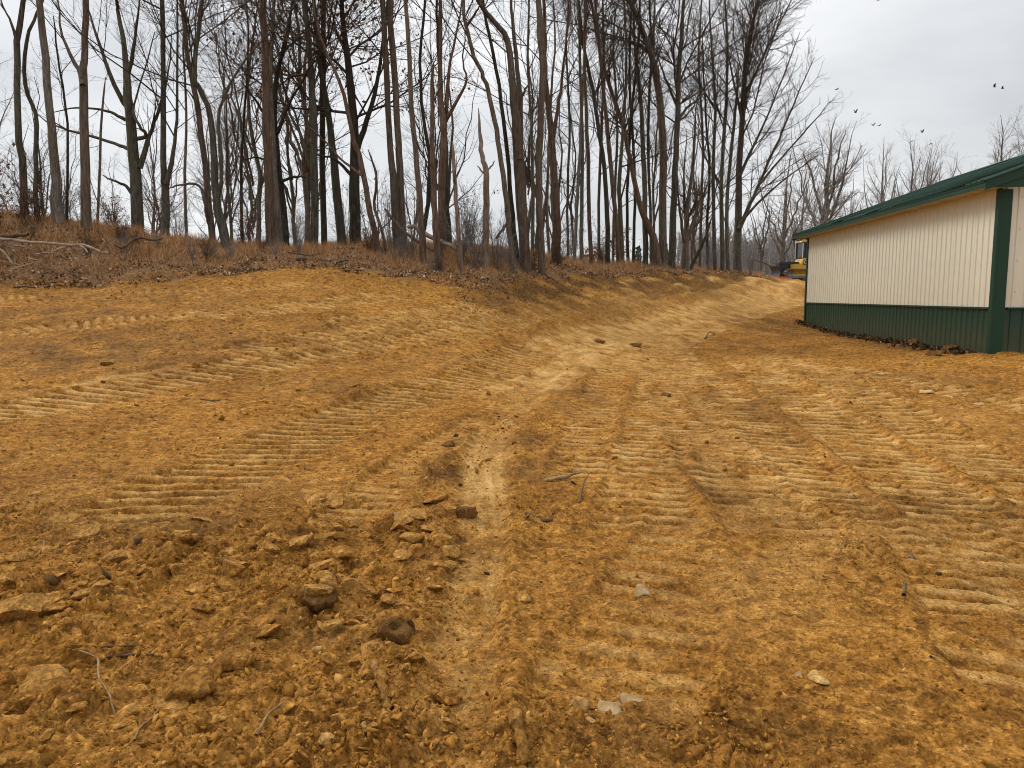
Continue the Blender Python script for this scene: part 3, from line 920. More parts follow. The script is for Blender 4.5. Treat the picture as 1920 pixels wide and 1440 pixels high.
tree('broad spreading mossy tree with long low limbs sweeping left', 25,
     [[(260,446,26),(253,311,22),(241,194,18),(235,109,11),(222,20,7),(218,0,6)],
      [(241,200,12),(229,187,11),(202,128,10),(176,50,7),(160,0,5)],
      [(262,315,12),(276,270,11),(288,233,9),(304,187,7),(318,120,5),(322,60,4)],
      [(244,280,8),(220,272,7),(167,253,7),(105,237,6),(62,210,4)],
      [(247,362,8),(235,348,7),(210,338,6),(192,328,4)],
      [(236,225,7),(210,212,6),(187,206,6),(136,202,5),(95,212,3)],
      [(247,262,8),(275,255,8),(262,236,7),(250,205,6),(266,150,5),(290,60,4)],
      [(238,150,9),(250,90,8),(258,30,6),(262,0,5)]], 'green', dens=1.0, low=.55, ln=.4)
tree('straight mossy tree forking low right of the spreading tree', 25,
     [[(311,450,17),(310,360,16),(307,311,12),(307,155,10),(304,0,9)], [(312,345,11),(326,280,9),(331,200,8),(332,0,7)]], 'green', dens=.9, low=.4)
tree('grey leaning tree with a dark arched limb on its left', 25,
     [[(398,448,14),(390,370,13),(383,292,12),(369,194,11),(352,109,9),(342,0,8)], [(392,420,8),(385,381,9),(374,348,7),(340,347,6),(318,352,5)]], 'brown', dens=.9, low=.4)
tree('bent tree whose foot leans out over the grass and whose limb crosses right', 23,
     [[(426,466,20),(410,400,18),(404,358,15),(397,233,12),(376,170,10),(365,144,10),(372,60,8),(379,0,8)],
      [(408,372,9),(416,320,8),(410,218,8),(439,144,7),(486,82,6),(540,23,4)]], 'green', dens=.9, low=.35)
tree('bare reddish dead trunk, straight as a pole, without branches', 24,
     [[(509,466,21),(503,330,18),(500,233,16),(496,78,14),(494,0,13)]], 'red', dens=.12, low=.85)
tree('grey trunk close behind the bare reddish pole trunk', 25.5,
     [[(524,462,14),(518,380,13),(512,260,10),(508,140,8),(515,0,6)]], 'grey', dens=.7, low=.4)
tree('dark oak holding rusty leaves beside the reddish pole trunk', 26,
     [[(537,464,14),(524,330,13),(514,233,12),(520,140,9),(540,60,7),(550,0,5)], [(520,250,8),(545,190,6),(580,130,5),(610,90,4)], [(515,240,8),(480,190,6),(450,150,5)],
      [(528,340,7),(560,330,6),(590,338,4)], [(524,310,7),(485,296,5),(455,300,4)]], 'dark', dens=1.35, low=.3, leaves=700, name='rusty_leaved_oak', ang=58)
tree('tall greyish tree, first of the group of four left of centre', 26,
     [[(589,470,17),(589,272,15),(583,136,12),(572,0,9)], [(588,330,8),(566,260,7),(540,200,6),(520,90,5),(505,0,4)]], 'green', dens=1.1, low=.35, leaves=250)
tree('slim upright tree between the two mossy trunks left of centre', 28,
     [[(608,453,13),(605,330,12),(604,194,11),(607,0,9)]], 'dark', dens=1.1, low=.35, leaves=350, name='rusty_leaved_oak')
tree('leaning mossy tree left of the dark forked oak', 27,
     [[(641,456,19),(630,340,17),(622,260,14),(612,190,11),(598,110,9),(590,0,7)]], 'green', dens=1.1, low=.35, leaves=350)
tree('dark mossy forked oak with a thick limb rising right', 26.5,
     [[(667,458,24),(665,360,22),(664,272,18),(657,155,15),(645,60,11),(640,0,9)], [(668,285,13),(677,257,13),(700,187,11),(716,97,10),(727,0,8)],
      [(660,330,7),(630,300,6),(600,292,5),(572,280,4)]], 'dark', dens=1.3, low=.35, leaves=700, name='rusty_leaved_oak', ang=55)
tree('reddish leaning tree in front of the dark forked oak', 23.5,
     [[(710,474,13),(692,390,12),(680,323,11),(661,249,9),(638,155,7),(605,85,5),(590,20,4)], [(680,330,6),(640,300,5),(612,270,5),(580,240,4),(540,232,3)]], 'red', dens=1.0, low=.4)
tree('thin crooked sapling right of the reddish leaning tree', 23,
     [[(726,486,7),(716,430,6),(702,390,6),(706,330,5),(690,280,3)]], 'red', dens=.8, low=.3)
tree('tall brown twin trunk, the left of the pair near centre', 24.5,
     [[(746,476,20),(738,350,15),(730,253,12),(724,117,12),(718,0,11)]], 'brown', dens=.45, low=.6)
tree('tall brown twin trunk, the right of the pair near centre', 24.8,
     [[(757,474,18),(750,330,15),(746,250,13),(739,136,13),(731,0,12)]], 'brown', dens=.45, low=.6)
tree('straight tapering tree standing forward of the twin trunks', 22,
     [[(794,498,16),(788,400,13),(780,292,11),(770,175,10),(760,0,8)]], 'brown', dens=.5, low=.55)
tree('ragged dead stem at the front of the bank near centre', 21,
     [[(824,512,18),(816,430,13),(813,350,11),(809,187,8),(813,117,5)]], 'red', dens=.25, low=.6, snag=True)
tree('slim dark tree behind the ragged dead stem', 25,
     [[(789,472,9),(800,400,9),(806,300,8),(795,230,7),(788,120,6),(796,0,5)]], 'dark', dens=.8, low=.4)
tree('forked tree with crooked limbs reaching right, behind the ragged stem', 24,
     [[(829,470,17),(829,340,15),(832,233,14),(824,175,10),(826,80,8),(826,0,7)], [(833,240,9),(840,218,9),(863,179,7),(875,148,6),(868,110,5),(872,60,4)],
      [(836,228,8),(840,155,8),(848,97,7),(867,0,6)]], 'red', dens=.7, low=.45)
tree('mossy trunk half hidden behind the crooked forked tree', 26,
     [[(842,464,13),(838,380,12),(836,300,10),(830,200,8),(822,80,6),(818,0,5)]], 'dark', dens=.7, low=.4)
tree('thin broken pinkish stem left of the pointed snag', 21.5,
     [[(866,505,9),(858,420,9),(853,340,8),(848,264,6)]], 'pale', dens=.25, low=.5, snag=True)
tree('pointed dead snag with two broken stub arms near centre', 22,
     [[(910,507,15),(911,420,14),(912,330,12),(906,300,10),(902,272,9),(897,202,3)], [(909,326,5),(902,318,5),(894,310,3)], [(909,322,6),(919,314,5),(928,301,4)]], 'pale', dens=0, snag=True, name='dead_snag')
tree('slim wavy tree leaning left above the pointed snag', 23.5,
     [[(960,498,12),(955,430,11),(949,369,11),(938,290,10),(929,233,10),(915,170,9),(902,136,8),(884,90,8),(873,45,7),(868,0,6)], [(876,48,5),(894,20,5),(905,0,4)]], 'brown', dens=.6, low=.5)
tree('dark leaning tree just left of the thickest trunk', 24.5,
     [[(972,500,10),(962,420,10),(955,330,9),(945,230,8),(930,130,7),(912,40,6),(905,0,5)]], 'dark', dens=.8, low=.45)
tree('thickest trunk near the centre, splitting in two above the brush', 24,
     [[(985,506,22),(980,420,22),(974,330,24),(968,233,19),(960,150,14),(953,78,12),(925,40,10),(902,8,9)], [(974,300,15),(975,200,14),(971,140,12),(963,60,12),(958,0,11)],
      [(974,190,6),(984,170,6),(993,155,6)]], 'brown', dens=.55, low=.6)
tree('straight pale brown trunk right of the thickest trunk', 24,
     [[(1016,507,16),(1012,400,14),(1011,272,13),(1018,136,14),(1013,60,13),(1010,0,11)]], 'brown', dens=.5, low=.6)
tree('tapering brown tree with a second limb rising right, near centre', 27,
     [[(1044,488,21),(1041,380,17),(1034,253,13),(1023,150,10),(1022,80,8),(1020,0,7)], [(1036,270,8),(1046,200,8),(1054,150,7),(1061,78,6),(1070,0,5)],
      [(1017,430,7),(1026,340,7),(1032,280,6)]], 'red', dens=.8, low=.4)
for lb, Y, s, bk in [
    ('thin pale stem first right of the tapering brown tree', 33, [[(1077,495,7),(1082,380,7),(1088,260,6),(1093,155,5),(1100,20,4)]], 'grey'),
    ('straight thin grey stem right of the first pale stem', 33, [[(1090,492,9),(1090,400,8),(1092,300,7),(1088,150,6),(1085,0,5)]], 'green'),
    ('slender reddish tree right of the thin grey stems', 31, [[(1109,500,10),(1104,400,8),(1102,272,8),(1096,117,6),(1098,0,5)]], 'red'),
    ('slender dark tree leaning left above the orange bush', 33, [[(1140,496,10),(1139,420,10),(1135,330,9),(1121,230,8),(1108,150,7),(1093,80,6),(1085,0,5)]], 'dark'),
    ('reddish tree curving left beside a mossy trunk', 34, [[(1160,503,11),(1156,420,9),(1143,292,9),(1128,136,7),(1118,20,6)]], 'red'),
    ('short-forked mossy trunk beside the reddish curving tree', 35, [[(1166,502,12),(1164,420,10),(1162,330,8),(1170,220,6),(1175,100,5),(1170,0,4)]], 'green'),
    ('thin dark tree left of the twisted twin trunk', 36, [[(1187,502,7),(1190,400,6),(1188,280,6),(1180,150,5),(1184,20,4)]], 'dark'),
    ('straight mossy tree just left of the twisted twin trunk', 36, [[(1210,502,12),(1210,420,11),(1207,299,10),(1202,200,8),(1190,80,6),(1188,0,5)]], 'green'),
]:
    tree(lb, Y, s, bk, dens=.8, low=.35, fine=.9, top=18)
for lb, Y, s_, bk in [
    ('slim straight stem close left of the slender reddish tree', 36, [[(1066, 494, 6), (1064, 380, 5), (1068, 240, 5), (1062, 100, 4), (1066, 10, 3)]], 'green'),
    ('slim straight stem between the slender reddish tree and the dark leaning one', 38, [[(1124, 500, 7), (1122, 400, 6), (1127, 260, 6), (1133, 120, 5), (1130, 10, 4)]], 'brown'),
    ('slim grey stem just right of the dark leaning one', 39, [[(1149, 502, 6), (1152, 380, 6), (1158, 240, 5), (1150, 90, 4), (1156, 5, 3)]], 'grey'),
    ('slim dark stem right of the short-forked mossy trunk', 38, [[(1178, 503, 7), (1176, 380, 6), (1182, 240, 6), (1196, 100, 5), (1200, 5, 4)]], 'dark'),
    ('slim mossy stem in front of the twisted twin trunk on its left', 39, [[(1222, 504, 7), (1220, 400, 6), (1215, 260, 6), (1220, 120, 5), (1218, 8, 4)]], 'green'),
    ('slim brown stem right of the curving end stem', 41, [[(1312, 511, 6), (1314, 400, 6), (1318, 270, 5), (1310, 120, 4), (1316, 10, 3)]], 'brown'),
    ('slim crooked stem left of the three close mossy stems', 41.5, [[(1328, 512, 6), (1326, 420, 6), (1330, 320, 5), (1322, 200, 4), (1316, 60, 3)]], 'dark'),
    ('slim mossy stem behind the thickest trunk near the centre', 30, [[(998, 496, 8), (1000, 380, 7), (996, 240, 6), (990, 110, 5), (992, 5, 4)]], 'green'),
    ('slim brown stem left of the tapering brown tree', 31, [[(1030, 492, 7), (1026, 380, 6), (1030, 240, 5), (1040, 100, 4), (1038, 5, 3)]], 'brown'),
    ('slim grey stem between the mossy forked tree and the grey leaning tree at left', 29, [[(350, 452, 7), (346, 340, 6), (350, 220, 5), (344, 90, 4), (348, 5, 3)]], 'grey'),
    ('slim dark stem right of the bent leaning tree at left', 29, [[(455, 462, 7), (452, 340, 6), (458, 220, 5), (466, 90, 4), (462, 5, 3)]], 'dark'),
]:
    tree(lb, Y, s_, bk, dens=.95, low=.35, fine=.9, top=17)
tree('twisted reddish trunk that curves far left from a shared foot', 35.5,
     [[(1236,504,18),(1224,440,15),(1204,400,12),(1190,340,10),(1173,256,9),(1150,180,8),(1126,107,7),(1112,20,5)]], 'red', dens=.9, low=.35, top=18)
tree('tall mossy tree with a long upper stem bending left, beside the twisted trunk', 36,
     [[(1243,505,18),(1243,380,16),(1243,256,15),(1232,149,14),(1220,100,12),(1207,64,11),(1181,0,9)], [(1236,170,8),(1226,110,8),(1228,0,6)]], 'brown', dens=.9, low=.45, top=18)
tree('pale mossy trunk right of the twisted trunk, limbs spreading right', 36.5,
     [[(1259,507,17),(1262,420,14),(1267,299,12),(1271,213,11),(1275,107,9),(1283,0,6)], [(1271,225,7),(1290,200,6),(1310,186,5),(1340,150,4)], [(1270,200,7),(1245,140,5),(1230,90,4)]], 'green', dens=1.1, low=.35, top=18.5)
tree('bushy many-stemmed tree with yellowish shoots at its foot', 37,
     [[(1285,508,18),(1286,450,12),(1290,380,8),(1300,300,6),(1305,200,4)], [(1284,460,8),(1274,390,6),(1270,330,5)], [(1288,455,8),(1304,400,7),(1325,350,5),(1340,300,4)], [(1286,440,6),(1282,340,5),(1288,240,3)]], 'brown', dens=1.2, low=.35, top=18)
tree('dark stem curving out to the right at the end of the bank', 37.5,
     [[(1292,510,8),(1306,480,8),(1322,448,6),(1335,405,4)]], 'dark', dens=.8, low=.4)
tree('thin straight mossy tree, left of three close stems near the bank end', 40,
     [[(1341,513,9),(1339,420,8),(1337,320,7),(1341,213,6),(1336,100,4),(1330,10,3)]], 'green', dens=1.0, low=.35, top=18)
tree('middle one of three close mossy stems near the bank end', 40.5,
     [[(1355,513,10),(1354,420,9),(1353,330,8),(1360,213,7),(1364,110,5),(1360,10,4)], [(1353,350,6),(1325,300,5),(1305,250,4)]], 'green', dens=1.1, low=.35, top=18)
tree('right one of three close mossy stems near the bank end', 41,
     [[(1365,512,9),(1362,420,8),(1366,330,7),(1378,220,6),(1385,120,4)]], 'green', dens=1.0, low=.35, top=18)
tree('large bare tree at the bank end with a fan of branches sweeping right', 41.5,
     [[(1382,512,19),(1384,420,15),(1387,299,12),(1395,170,10),(1399,107,8),(1412,40,5),(1420,5,4)],
      [(1386,430,10),(1400,395,9),(1416,363,8),(1440,305,7),(1463,256,6),(1495,180,5),(1527,107,3)],
      [(1387,330,7),(1410,280,6),(1440,215,5),(1470,140,4),(1500,60,3)],
      [(1393,190,6),(1420,130,5),(1445,70,4),(1462,15,3)],
      [(1386,420,6),(1430,372,5),(1480,330,4),(1535,290,3)],
      [(1392,230,6),(1375,150,5),(1362,80,4),(1352,20,3)],
      [(1425,345,5),(1470,290,4),(1520,235,4),(1556,190,2)]], 'green', dens=1.75, low=.3, top=17.5, fine=1.15, ln=.42, ang=36)

# ---- trees standing farther back, each with its own crown (the crowns spread as fans)
def far_tree(label, Y, px, py_base, py_top, wpx, spread, bk='grey', tw='grey', group=None, stems=3, dens=1.0, seed=0, name='bare_tree', fine=1.0):
    rs = np.random.default_rng(900 + seed)
    tr = Tubes(); st = []
    b = at(px, py_base, Y)
    zf = float(base_z(b[0:1], b[1:2])[0])
    b[2] = min(b[2], zf)
    tp = at(px, py_top, Y)
    H = tp[2] - b[2]
    W = 1.25 * spread * Y / FPX
    r = wpx * Y / FPX / 2
    for s in range(stems + 1):
        if s == 0:
            P = [b - [0, 0, .3], b + [rs.normal() * .1, 0, H * .3], b + [rs.normal() * .25, rs.normal() * .2, H * .65], b + [rs.normal() * .4, 0, H]]
            Rr = [r * 1.2, r, r * .6, .015]; t0 = .3
        else:
            a = rs.uniform(0, 2 * math.pi); h0 = H * rs.uniform(.2, .42)
            e = W * rs.uniform(.6, 1.0)
            q = b + [0, 0, h0]
            P = [q, q + [math.cos(a) * e * .3, math.sin(a) * e * .3, H * .15], q + [math.cos(a) * e * .65, math.sin(a) * e * .65, H * .34], q + [math.cos(a) * e, math.sin(a) * e, (H - h0) * rs.uniform(.7, .95)]]
            Rr = [r * .55, r * .45, r * .3, .012]; t0 = .15
        C = catmull(P, 12); C[2:-1] += rs.normal(size=(9, 3)) * H * .006
        Q = np.interp(np.linspace(0, 3, 12), np.arange(4), Rr)
        tr.add(C, Q, 6); st.append((C, Q, t0))
    o = empty(name, (b[0], b[1], zf))
    tag(o, label, 'tree', group)
    org = (b[0], b[1], zf)
    mesh_obj('trunk', tr.mesh('trunk', BARK[bk], org), o)
    tb = Tubes()
    crown_from(tb, st, rs, dens, .3, fine * .9, ang=42, ln=.38, up=.09)
    mesh_obj('crown', tb.mesh('crown', TWIG[tw], org), o)
    return o

far_tree('bare spreading tree beyond the yellow bulldozer, rising over the left end of the barn roof', 72, 1545, 500, 212, 11, 62, 'grey', 'pale', 'bare trees beyond the barn', 6, 1.1, 1)
far_tree('leaning bare tree left behind the bulldozer cab', 66, 1467, 512, 285, 8, 50, 'grey', 'pale', 'bare trees beyond the barn', 5, .9, 2)
far_tree('thin twin-stemmed bare tree directly above the bulldozer cab', 68, 1497, 512, 300, 6, 30, 'grey', 'pale', 'bare trees beyond the barn', 3, .9, 3)
far_tree('small bare tree at the dark wood edge left of the bulldozer', 64, 1428, 512, 360, 5, 34, 'grey', 'pale', 'bare trees beyond the barn', 4, .9, 4)
far_tree('leftmost pale bare tree of the row over the barn roof', 95, 1644, 500, 262, 7, 38, 'grey', 'pale', 'pale bare trees over the barn roof', 5, .75, 5)
far_tree('second pale bare tree of the row over the barn roof, the widest', 95, 1700, 500, 262, 7, 40, 'grey', 'pale', 'pale bare trees over the barn roof', 6, .75, 6)
far_tree('third pale bare tree from the left over the barn roof', 97, 1732, 500, 268, 6, 34, 'grey', 'pale', 'pale bare trees over the barn roof', 5, .75, 7)
far_tree('fourth and lowest pale bare tree over the middle of the barn roof', 99, 1772, 500, 285, 6, 34, 'grey', 'pale', 'pale bare trees over the barn roof', 5, .75, 8)
far_tree('tall pale bare tree over the right part of the barn roof', 88, 1866, 470, 215, 8, 40, 'grey', 'pale', 'pale bare trees over the barn roof', 6, .8, 9)
far_tree('bare tree cut by the right edge of the photo', 85, 1924, 470, 215, 8, 40, 'grey', 'pale', 'pale bare trees over the barn roof', 5, .8, 10)
far_tree('small faint bare tree between the barn roof row and the bulldozer tree', 98, 1596, 500, 330, 5, 30, 'grey', 'pale', 'pale bare trees over the barn roof', 4, .7, 11)

# background woods: a few models, copied
protos = []
for k in range(5):
    protos.append(far_tree('slender bare tree in the thin woods behind the bank', 46, 300, 500, 60 + 40 * k, 6, 70, 'green' if k % 2 else 'brown', 'brown',
                  'slender bare trees in the woods behind the bank', 4, .75, 20 + k, fine=.8))
rb = np.random.default_rng(77)
def behind(px, Y, m=3.5):
    u = (px - 960) / FPX
    return math.hypot(u * Y, Y) > float(edge_r(math.atan(u))) + m
spots = []
for i in range(30):
    Y = rb.uniform(31, 64)
    px = rb.uniform(-60, 1330)
    if behind(px, Y, 4.5): spots.append((px, Y))
for i, (px, Y) in enumerate(spots):
    src = protos[i % 5]
    if i < 5: o = src
    else:
        o = src.copy(); COL.objects.link(o)
        for ch in list(src.children):
            c = ch.copy(); COL.objects.link(c); c.parent = o
    x = (px - 960) / FPX * Y
    zz = float(base_z(np.array([x]), np.array([Y]))[0])
    o.location = (x, Y, zz)
    o.rotation_euler = (0, 0, rb.uniform(0, 6.28))
    s = rb.uniform(.62, 1.05)
    o.scale = (s, s, s)

# ---- brush: twiggy shrubs, a few models copied
def shrub_model(seed, h, stems, mat, leafn=0, leafm=None):
    rs = np.random.default_rng(seed)
    tb = Tubes()
    S = []
    for i in range(stems):
        a = rs.uniform(0, 6.28); e = rs.uniform(.15, .75) * h * .6
        L = h * rs.uniform(.6, 1.05)
        P = np.array([[rs.normal() * .08, rs.normal() * .08, -.1], [math.cos(a) * e * .35, math.sin(a) * e * .35, L * .45], [math.cos(a) * e, math.sin(a) * e, L]])
        C = catmull(P, 6); C[1:-1] += rs.normal(size=(4, 3)) * .04
        S.append(C)
    S = np.array(S); Rr = np.tile(np.linspace(.011, .004, 6), (stems, 1))
    tb.add(S, Rr, 3)
    A, B = grow(S, Rr, np.full(stems, 7), .2, 1.0, 45, .4, 4, .04, .2, rs, .6, .004)
    tb.add(A, B, 3)
    A2, B2 = grow(A, B, np.full(len(A), 4), .2, 1.0, 45, .5, 3, .02, .2, rs, .6, .0035)
    tb.add(A2, B2, 3)
    tw = tb.mesh('twigs', TWIG[mat])
    lf = None
    if leafn:
        pool = np.concatenate([A.reshape(-1, 3), A2.reshape(-1, 3)])
        lf = leaf_quads('leaves', pool[rs.integers(0, len(pool), leafn)] + rs.normal(size=(leafn, 3)) * .04, .075, leafm, rs)
    return tw, lf
SHRUBS = [shrub_model(1, 1.9, 16, 'grey'), shrub_model(2, 1.5, 14, 'brown', 260, M_RUST), shrub_model(3, 2.6, 16, 'grey', 120, M_LITTER), shrub_model(4, 1.6, 14, 'dark', 160, M_RUST)]
def shrub(k, px, Y, s, label, group, name='bare_shrub'):
    x = (px - 960) / FPX * Y
    z = float(base_z(np.array([x]), np.array([Y]))[0])
    o = empty(name, (x, Y, z), random.uniform(0, 6.28)); o.scale = (s, s, s)
    mesh_obj('twigs', SHRUBS[k][0], o)
    if SHRUBS[k][1]: mesh_obj('leaves', SHRUBS[k][1], o)
    tag(o, label, 'shrub', group)
    return o
for k, px, Y, s, lb in [
    (3, 8, 20.5, 1.25, 'dark bramble thicket at the far left edge of the bank'),
    (3, -40, 19.5, 1.2, 'dark bramble cut by the left edge of the photo'),
    (1, 62, 20.8, .8, 'rusty shrub at the foot of the leftmost mossy tree'),
    (1, 88, 21.2, .8, 'low rusty shrub left of the thick flared trunk'),
    (0, 140, 22.5, .9, 'grey twiggy shrub between the two thick brown trunks at left'),
    (1, 225, 24.5, .8, 'rusty shrub left of the broad spreading tree'),
    (0, 345, 25, .9, 'grey shrub right of the straight mossy forked tree'),
    (1, 462, 24, .8, 'rusty shrub right of the bent leaning tree'),
    (2, 486, 27, .8, 'pale leafy shrub behind the reddish pole trunk'),
    (0, 560, 26, .8, 'grey shrub right of the dark rusty oak'),
    (1, 697, 23.5, .7, 'rusty shrub under the reddish leaning tree'),
    (2, 735, 25, .8, 'pale leafy shrub left of the twin trunks'),
    (0, 770, 23, .8, 'grey shrub between the twin trunks and the straight forward tree'),
    (0, 868, 22.5, 1.05, 'large grey thicket left of the pointed snag'),
    (0, 892, 22, .95, 'grey thicket in front of the pointed snag'),
    (0, 930, 22.3, 1.0, 'grey thicket right of the pointed snag'),
    (2, 885, 26, .9, 'pale leafy shrub far behind the pointed snag'),
    (3, 1000, 24.5, .6, 'low dark shrub between the thickest trunk and its right neighbour'),
    (1, 1046, 26.5, .8, 'rusty shrub at the foot of the tapering brown tree'),
    (2, 1075, 30, .8, 'pale leafy shrub right of the tapering brown tree'),
    (1, 1125, 33, .8, 'rusty shrub at the foot of the slender dark leaning tree'),
    (0, 1220, 36.5, .9, 'grey shrub left of the twisted trunk'),
    (0, 1325, 40, .9, 'grey shrub under the curving stem at the bank end'),
    (2, 1402, 43, .9, 'yellowish shrub right of the large fan-branched tree'),
]:
    shrub(k, px, Y, s, lb, 'shrubs in the understorey along the bank')
for px, Y, s in [(rb.uniform(-40, 1300), rb.uniform(27, 46), rb.uniform(.8, 1.4)) for _ in range(24)]:
    if not behind(px, Y): continue
    shrub(int(rb.integers(0, 4)), px, Y, s, 'bare undergrowth shrub in the woods behind the front trees', 'undergrowth behind the front trees')

for i in range(26):
    px = rb.uniform(-30, 1020)
    u = (px - 960) / FPX
    r_ = float(edge_r(math.atan(u))) + rb.uniform(.6, 3.6)
    shrub(int(rb.integers(0, 4)), px, r_ * math.cos(math.atan(u)), rb.uniform(.28, .5), 'low dead weed clump sprouting from the litter at the bank edge', 'low weed clumps along the bank edge', 'weed_clump')

# rounded orange-brown bush between the slender stems
def leafy_bush(px, Y, w, h, label, mat, n, seed, size=.2, name='brown_bush'):
    rs = np.random.default_rng(seed)
    x = (px - 960) / FPX * Y; z = float(base_z(np.array([x]), np.array([Y]))[0])
    o = empty(name, (x, Y, z)); tag(o, label, 'shrub')
    d = unit(rs.normal(size=(n, 3))); d[:, 2] = np.abs(d[:, 2])
    rr = rs.uniform(.55, 1.0, (n, 1)) ** .5
    pts = d * rr * np.array([w, w, h]) * (1 + .18 * perlin(d[:, 0] * 3 + 5, d[:, 2] * 3, seed))[:, None]
    mesh_obj('foliage', leaf_quads('foliage', pts, size, mat, rs), o)
    tb = Tubes(); e = pts[rs.integers(0, n, 40)]
    P = np.stack([np.zeros_like(e) - [0, 0, .2], e * .5 + rs.normal(size=e.shape) * .1, e], 1)
    tb.add(P, np.tile([.03, .02, .008], (40, 1)), 3)
    mesh_obj('stems', tb.mesh('stems', TWIG['brown']), o)
leafy_bush(1112, 55, 1.9, 3.6, 'rounded orange-brown bush seen between the slender stems right of centre', M_RUST, 2500, 5)

# far wood beyond the haul road: one grey mass of bare crowns and pines
def far_wood():
    rs = np.random.default_rng(31)
    tb = Tubes()
    n = 560
    y = rs.uniform(105, 165, n); x = y * rs.uniform(.215, .42, n)
    z0 = base_z(x, y)
    h = rs.uniform(8.0, 11.5, n) * (1 + .25 * perlin(x * .08, y * .05, 3))
    P = np.stack([np.stack([x, y, z0], 1), np.stack([x + rs.normal(size=n) * .3, y, z0 + h * .5], 1), np.stack([x + rs.normal(size=n) * .7, y, z0 + h], 1)], 1)
    Rr = np.stack([np.full(n, .12), np.full(n, .09), np.full(n, .02)], 1)
    tb.add(P, Rr, 3)
    A, B = grow(P, Rr, np.full(n, 12), .08, 1, 45, .42, 3, .06, .2, rs, .6, .06)
    tb.add(A, B, 3)
    o = mesh_obj('far_wood', tb.mesh('far_wood', TWIG['pale']))  # grey of the hazy distance comes from the lightened twig colour
    tag(o, 'grey far-off bare wood beyond the haul road and bulldozer', 'wood', None, 'stuff')
    # evergreen tops in it
    n = 15000
    cy = rs.uniform(125, 172, 60); cx = cy * rs.uniform(.16, .42, 60); ch = rs.uniform(8, 12, 60)
    i = rs.integers(0, 60, n); t = rs.uniform(.1, 1, n); a = rs.uniform(0, 6.28, n); rad = (1 - t) * 2.0 * rs.uniform(.3, 1, n) + .15
    pts = np.stack([cx[i] + np.cos(a) * rad, cy[i] + np.sin(a) * rad, base_z(cx, cy)[i] + t * ch[i]], 1)
    o = mesh_obj('far_evergreens', leaf_quads('far_evergreens', pts, .8, M_EVERGREEN, rs))
    tag(o, 'dull green far-off evergreens mixed into the grey wood', 'wood', None, 'stuff')
far_wood()

# ------------------------------------------------------------------ BARN
def flat_mat(name, col, rough=0.5, spec=0.4, var=0.06, metal=0.0, bump=0.0):
    lo = tuple(c * (1 - var) for c in col); hi = tuple(c * (1 + var) for c in col)
    m = noise_mat(name, [(0.3, lo), (0.7, hi)], 1.3, rough, bump, 6, spec=spec, dist=.004)
    m.node_tree.nodes['Principled BSDF'].inputs['Metallic'].default_value = metal
    return m
def dirty_panel(name, col, dirtcol, z0, z1, amt, rough=.45, spec=.4):
    """painted steel with splashed soil low down (Object coordinates: metres above the floor)"""
    m, nt, lk, bs = new_mat(name)
    tcn = nt.new('ShaderNodeTexCoord')
    n = noise_node(nt, 1.4, 6, .6); lk.new(tcn.outputs['Object'], n.inputs['Vector'])
    c = ramp(nt, [(.3, tuple(k * .94 for k in col)), (.7, tuple(k * 1.04 for k in col))]); lk.new(n.outputs['Fac'], c.inputs['Fac'])
    s = nt.new('ShaderNodeSeparateXYZ'); lk.new(tcn.outputs['Object'], s.inputs['Vector'])
    mrn = nt.new('ShaderNodeMapRange'); mrn.inputs['From Min'].default_value = z0; mrn.inputs['From Max'].default_value = z1
    mrn.inputs['To Min'].default_value = amt; mrn.inputs['To Max'].default_value = 0
    lk.new(s.outputs['Z'], mrn.inputs['Value'])
    n2 = noise_node(nt, 5, 6, .7); lk.new(tcn.outputs['Object'], n2.inputs['Vector'])
    mu = nt.new('ShaderNodeMath'); mu.operation = 'MULTIPLY'
    lk.new(mrn.outputs['Result'], mu.inputs[0]); lk.new(n2.outputs['Fac'], mu.inputs[1])
    lk.new(mixc(nt, lk, mu.outputs['Value'], c.outputs['Color'], dirtcol), bs.inputs['Base Color'])
    bs.inputs['Roughness'].default_value = rough; bs.inputs['Specular IOR Level'].default_value = spec
    n3 = noise_node(nt, 2.2, 3, .5); lk.new(tcn.outputs['Object'], n3.inputs['Vector'])
    bp = nt.new('ShaderNodeBump'); bp.inputs['Strength'].default_value = .25; bp.inputs['Distance'].default_value = .01
    lk.new(n3.outputs['Fac'], bp.inputs['Height']); lk.new(bp.outputs['Normal'], bs.inputs['Normal'])
    return m
M_TAN = dirty_panel('tan_painted_steel', (0.69, 0.655, 0.53), (0.45, 0.30, 0.12), .9, 2.2, .25)
M_GREEN = dirty_panel('green_painted_steel', (0.010, 0.043, 0.025), (0.20, 0.12, 0.05), -.1, .7, .5)
M_GREENTRIM = flat_mat('green_trim', (0.008, 0.040, 0.020), .5, .3)
M_GREENROOF = flat_mat('green_roof_steel', (0.024, 0.068, 0.042), .6, .25)
M_SOFFIT = flat_mat('tan_soffit', (0.50, 0.41, 0.27), .6, .3)
M_CORE = flat_mat('wall_sheathing', (0.25, 0.2, 0.13), .9, .1)
M_SCREW = flat_mat('screw_heads', (0.27, 0.22, 0.15), .5, .4)
M_SCREWG = flat_mat('green_screw_heads', (0.02, 0.06, 0.04), .5, .4)

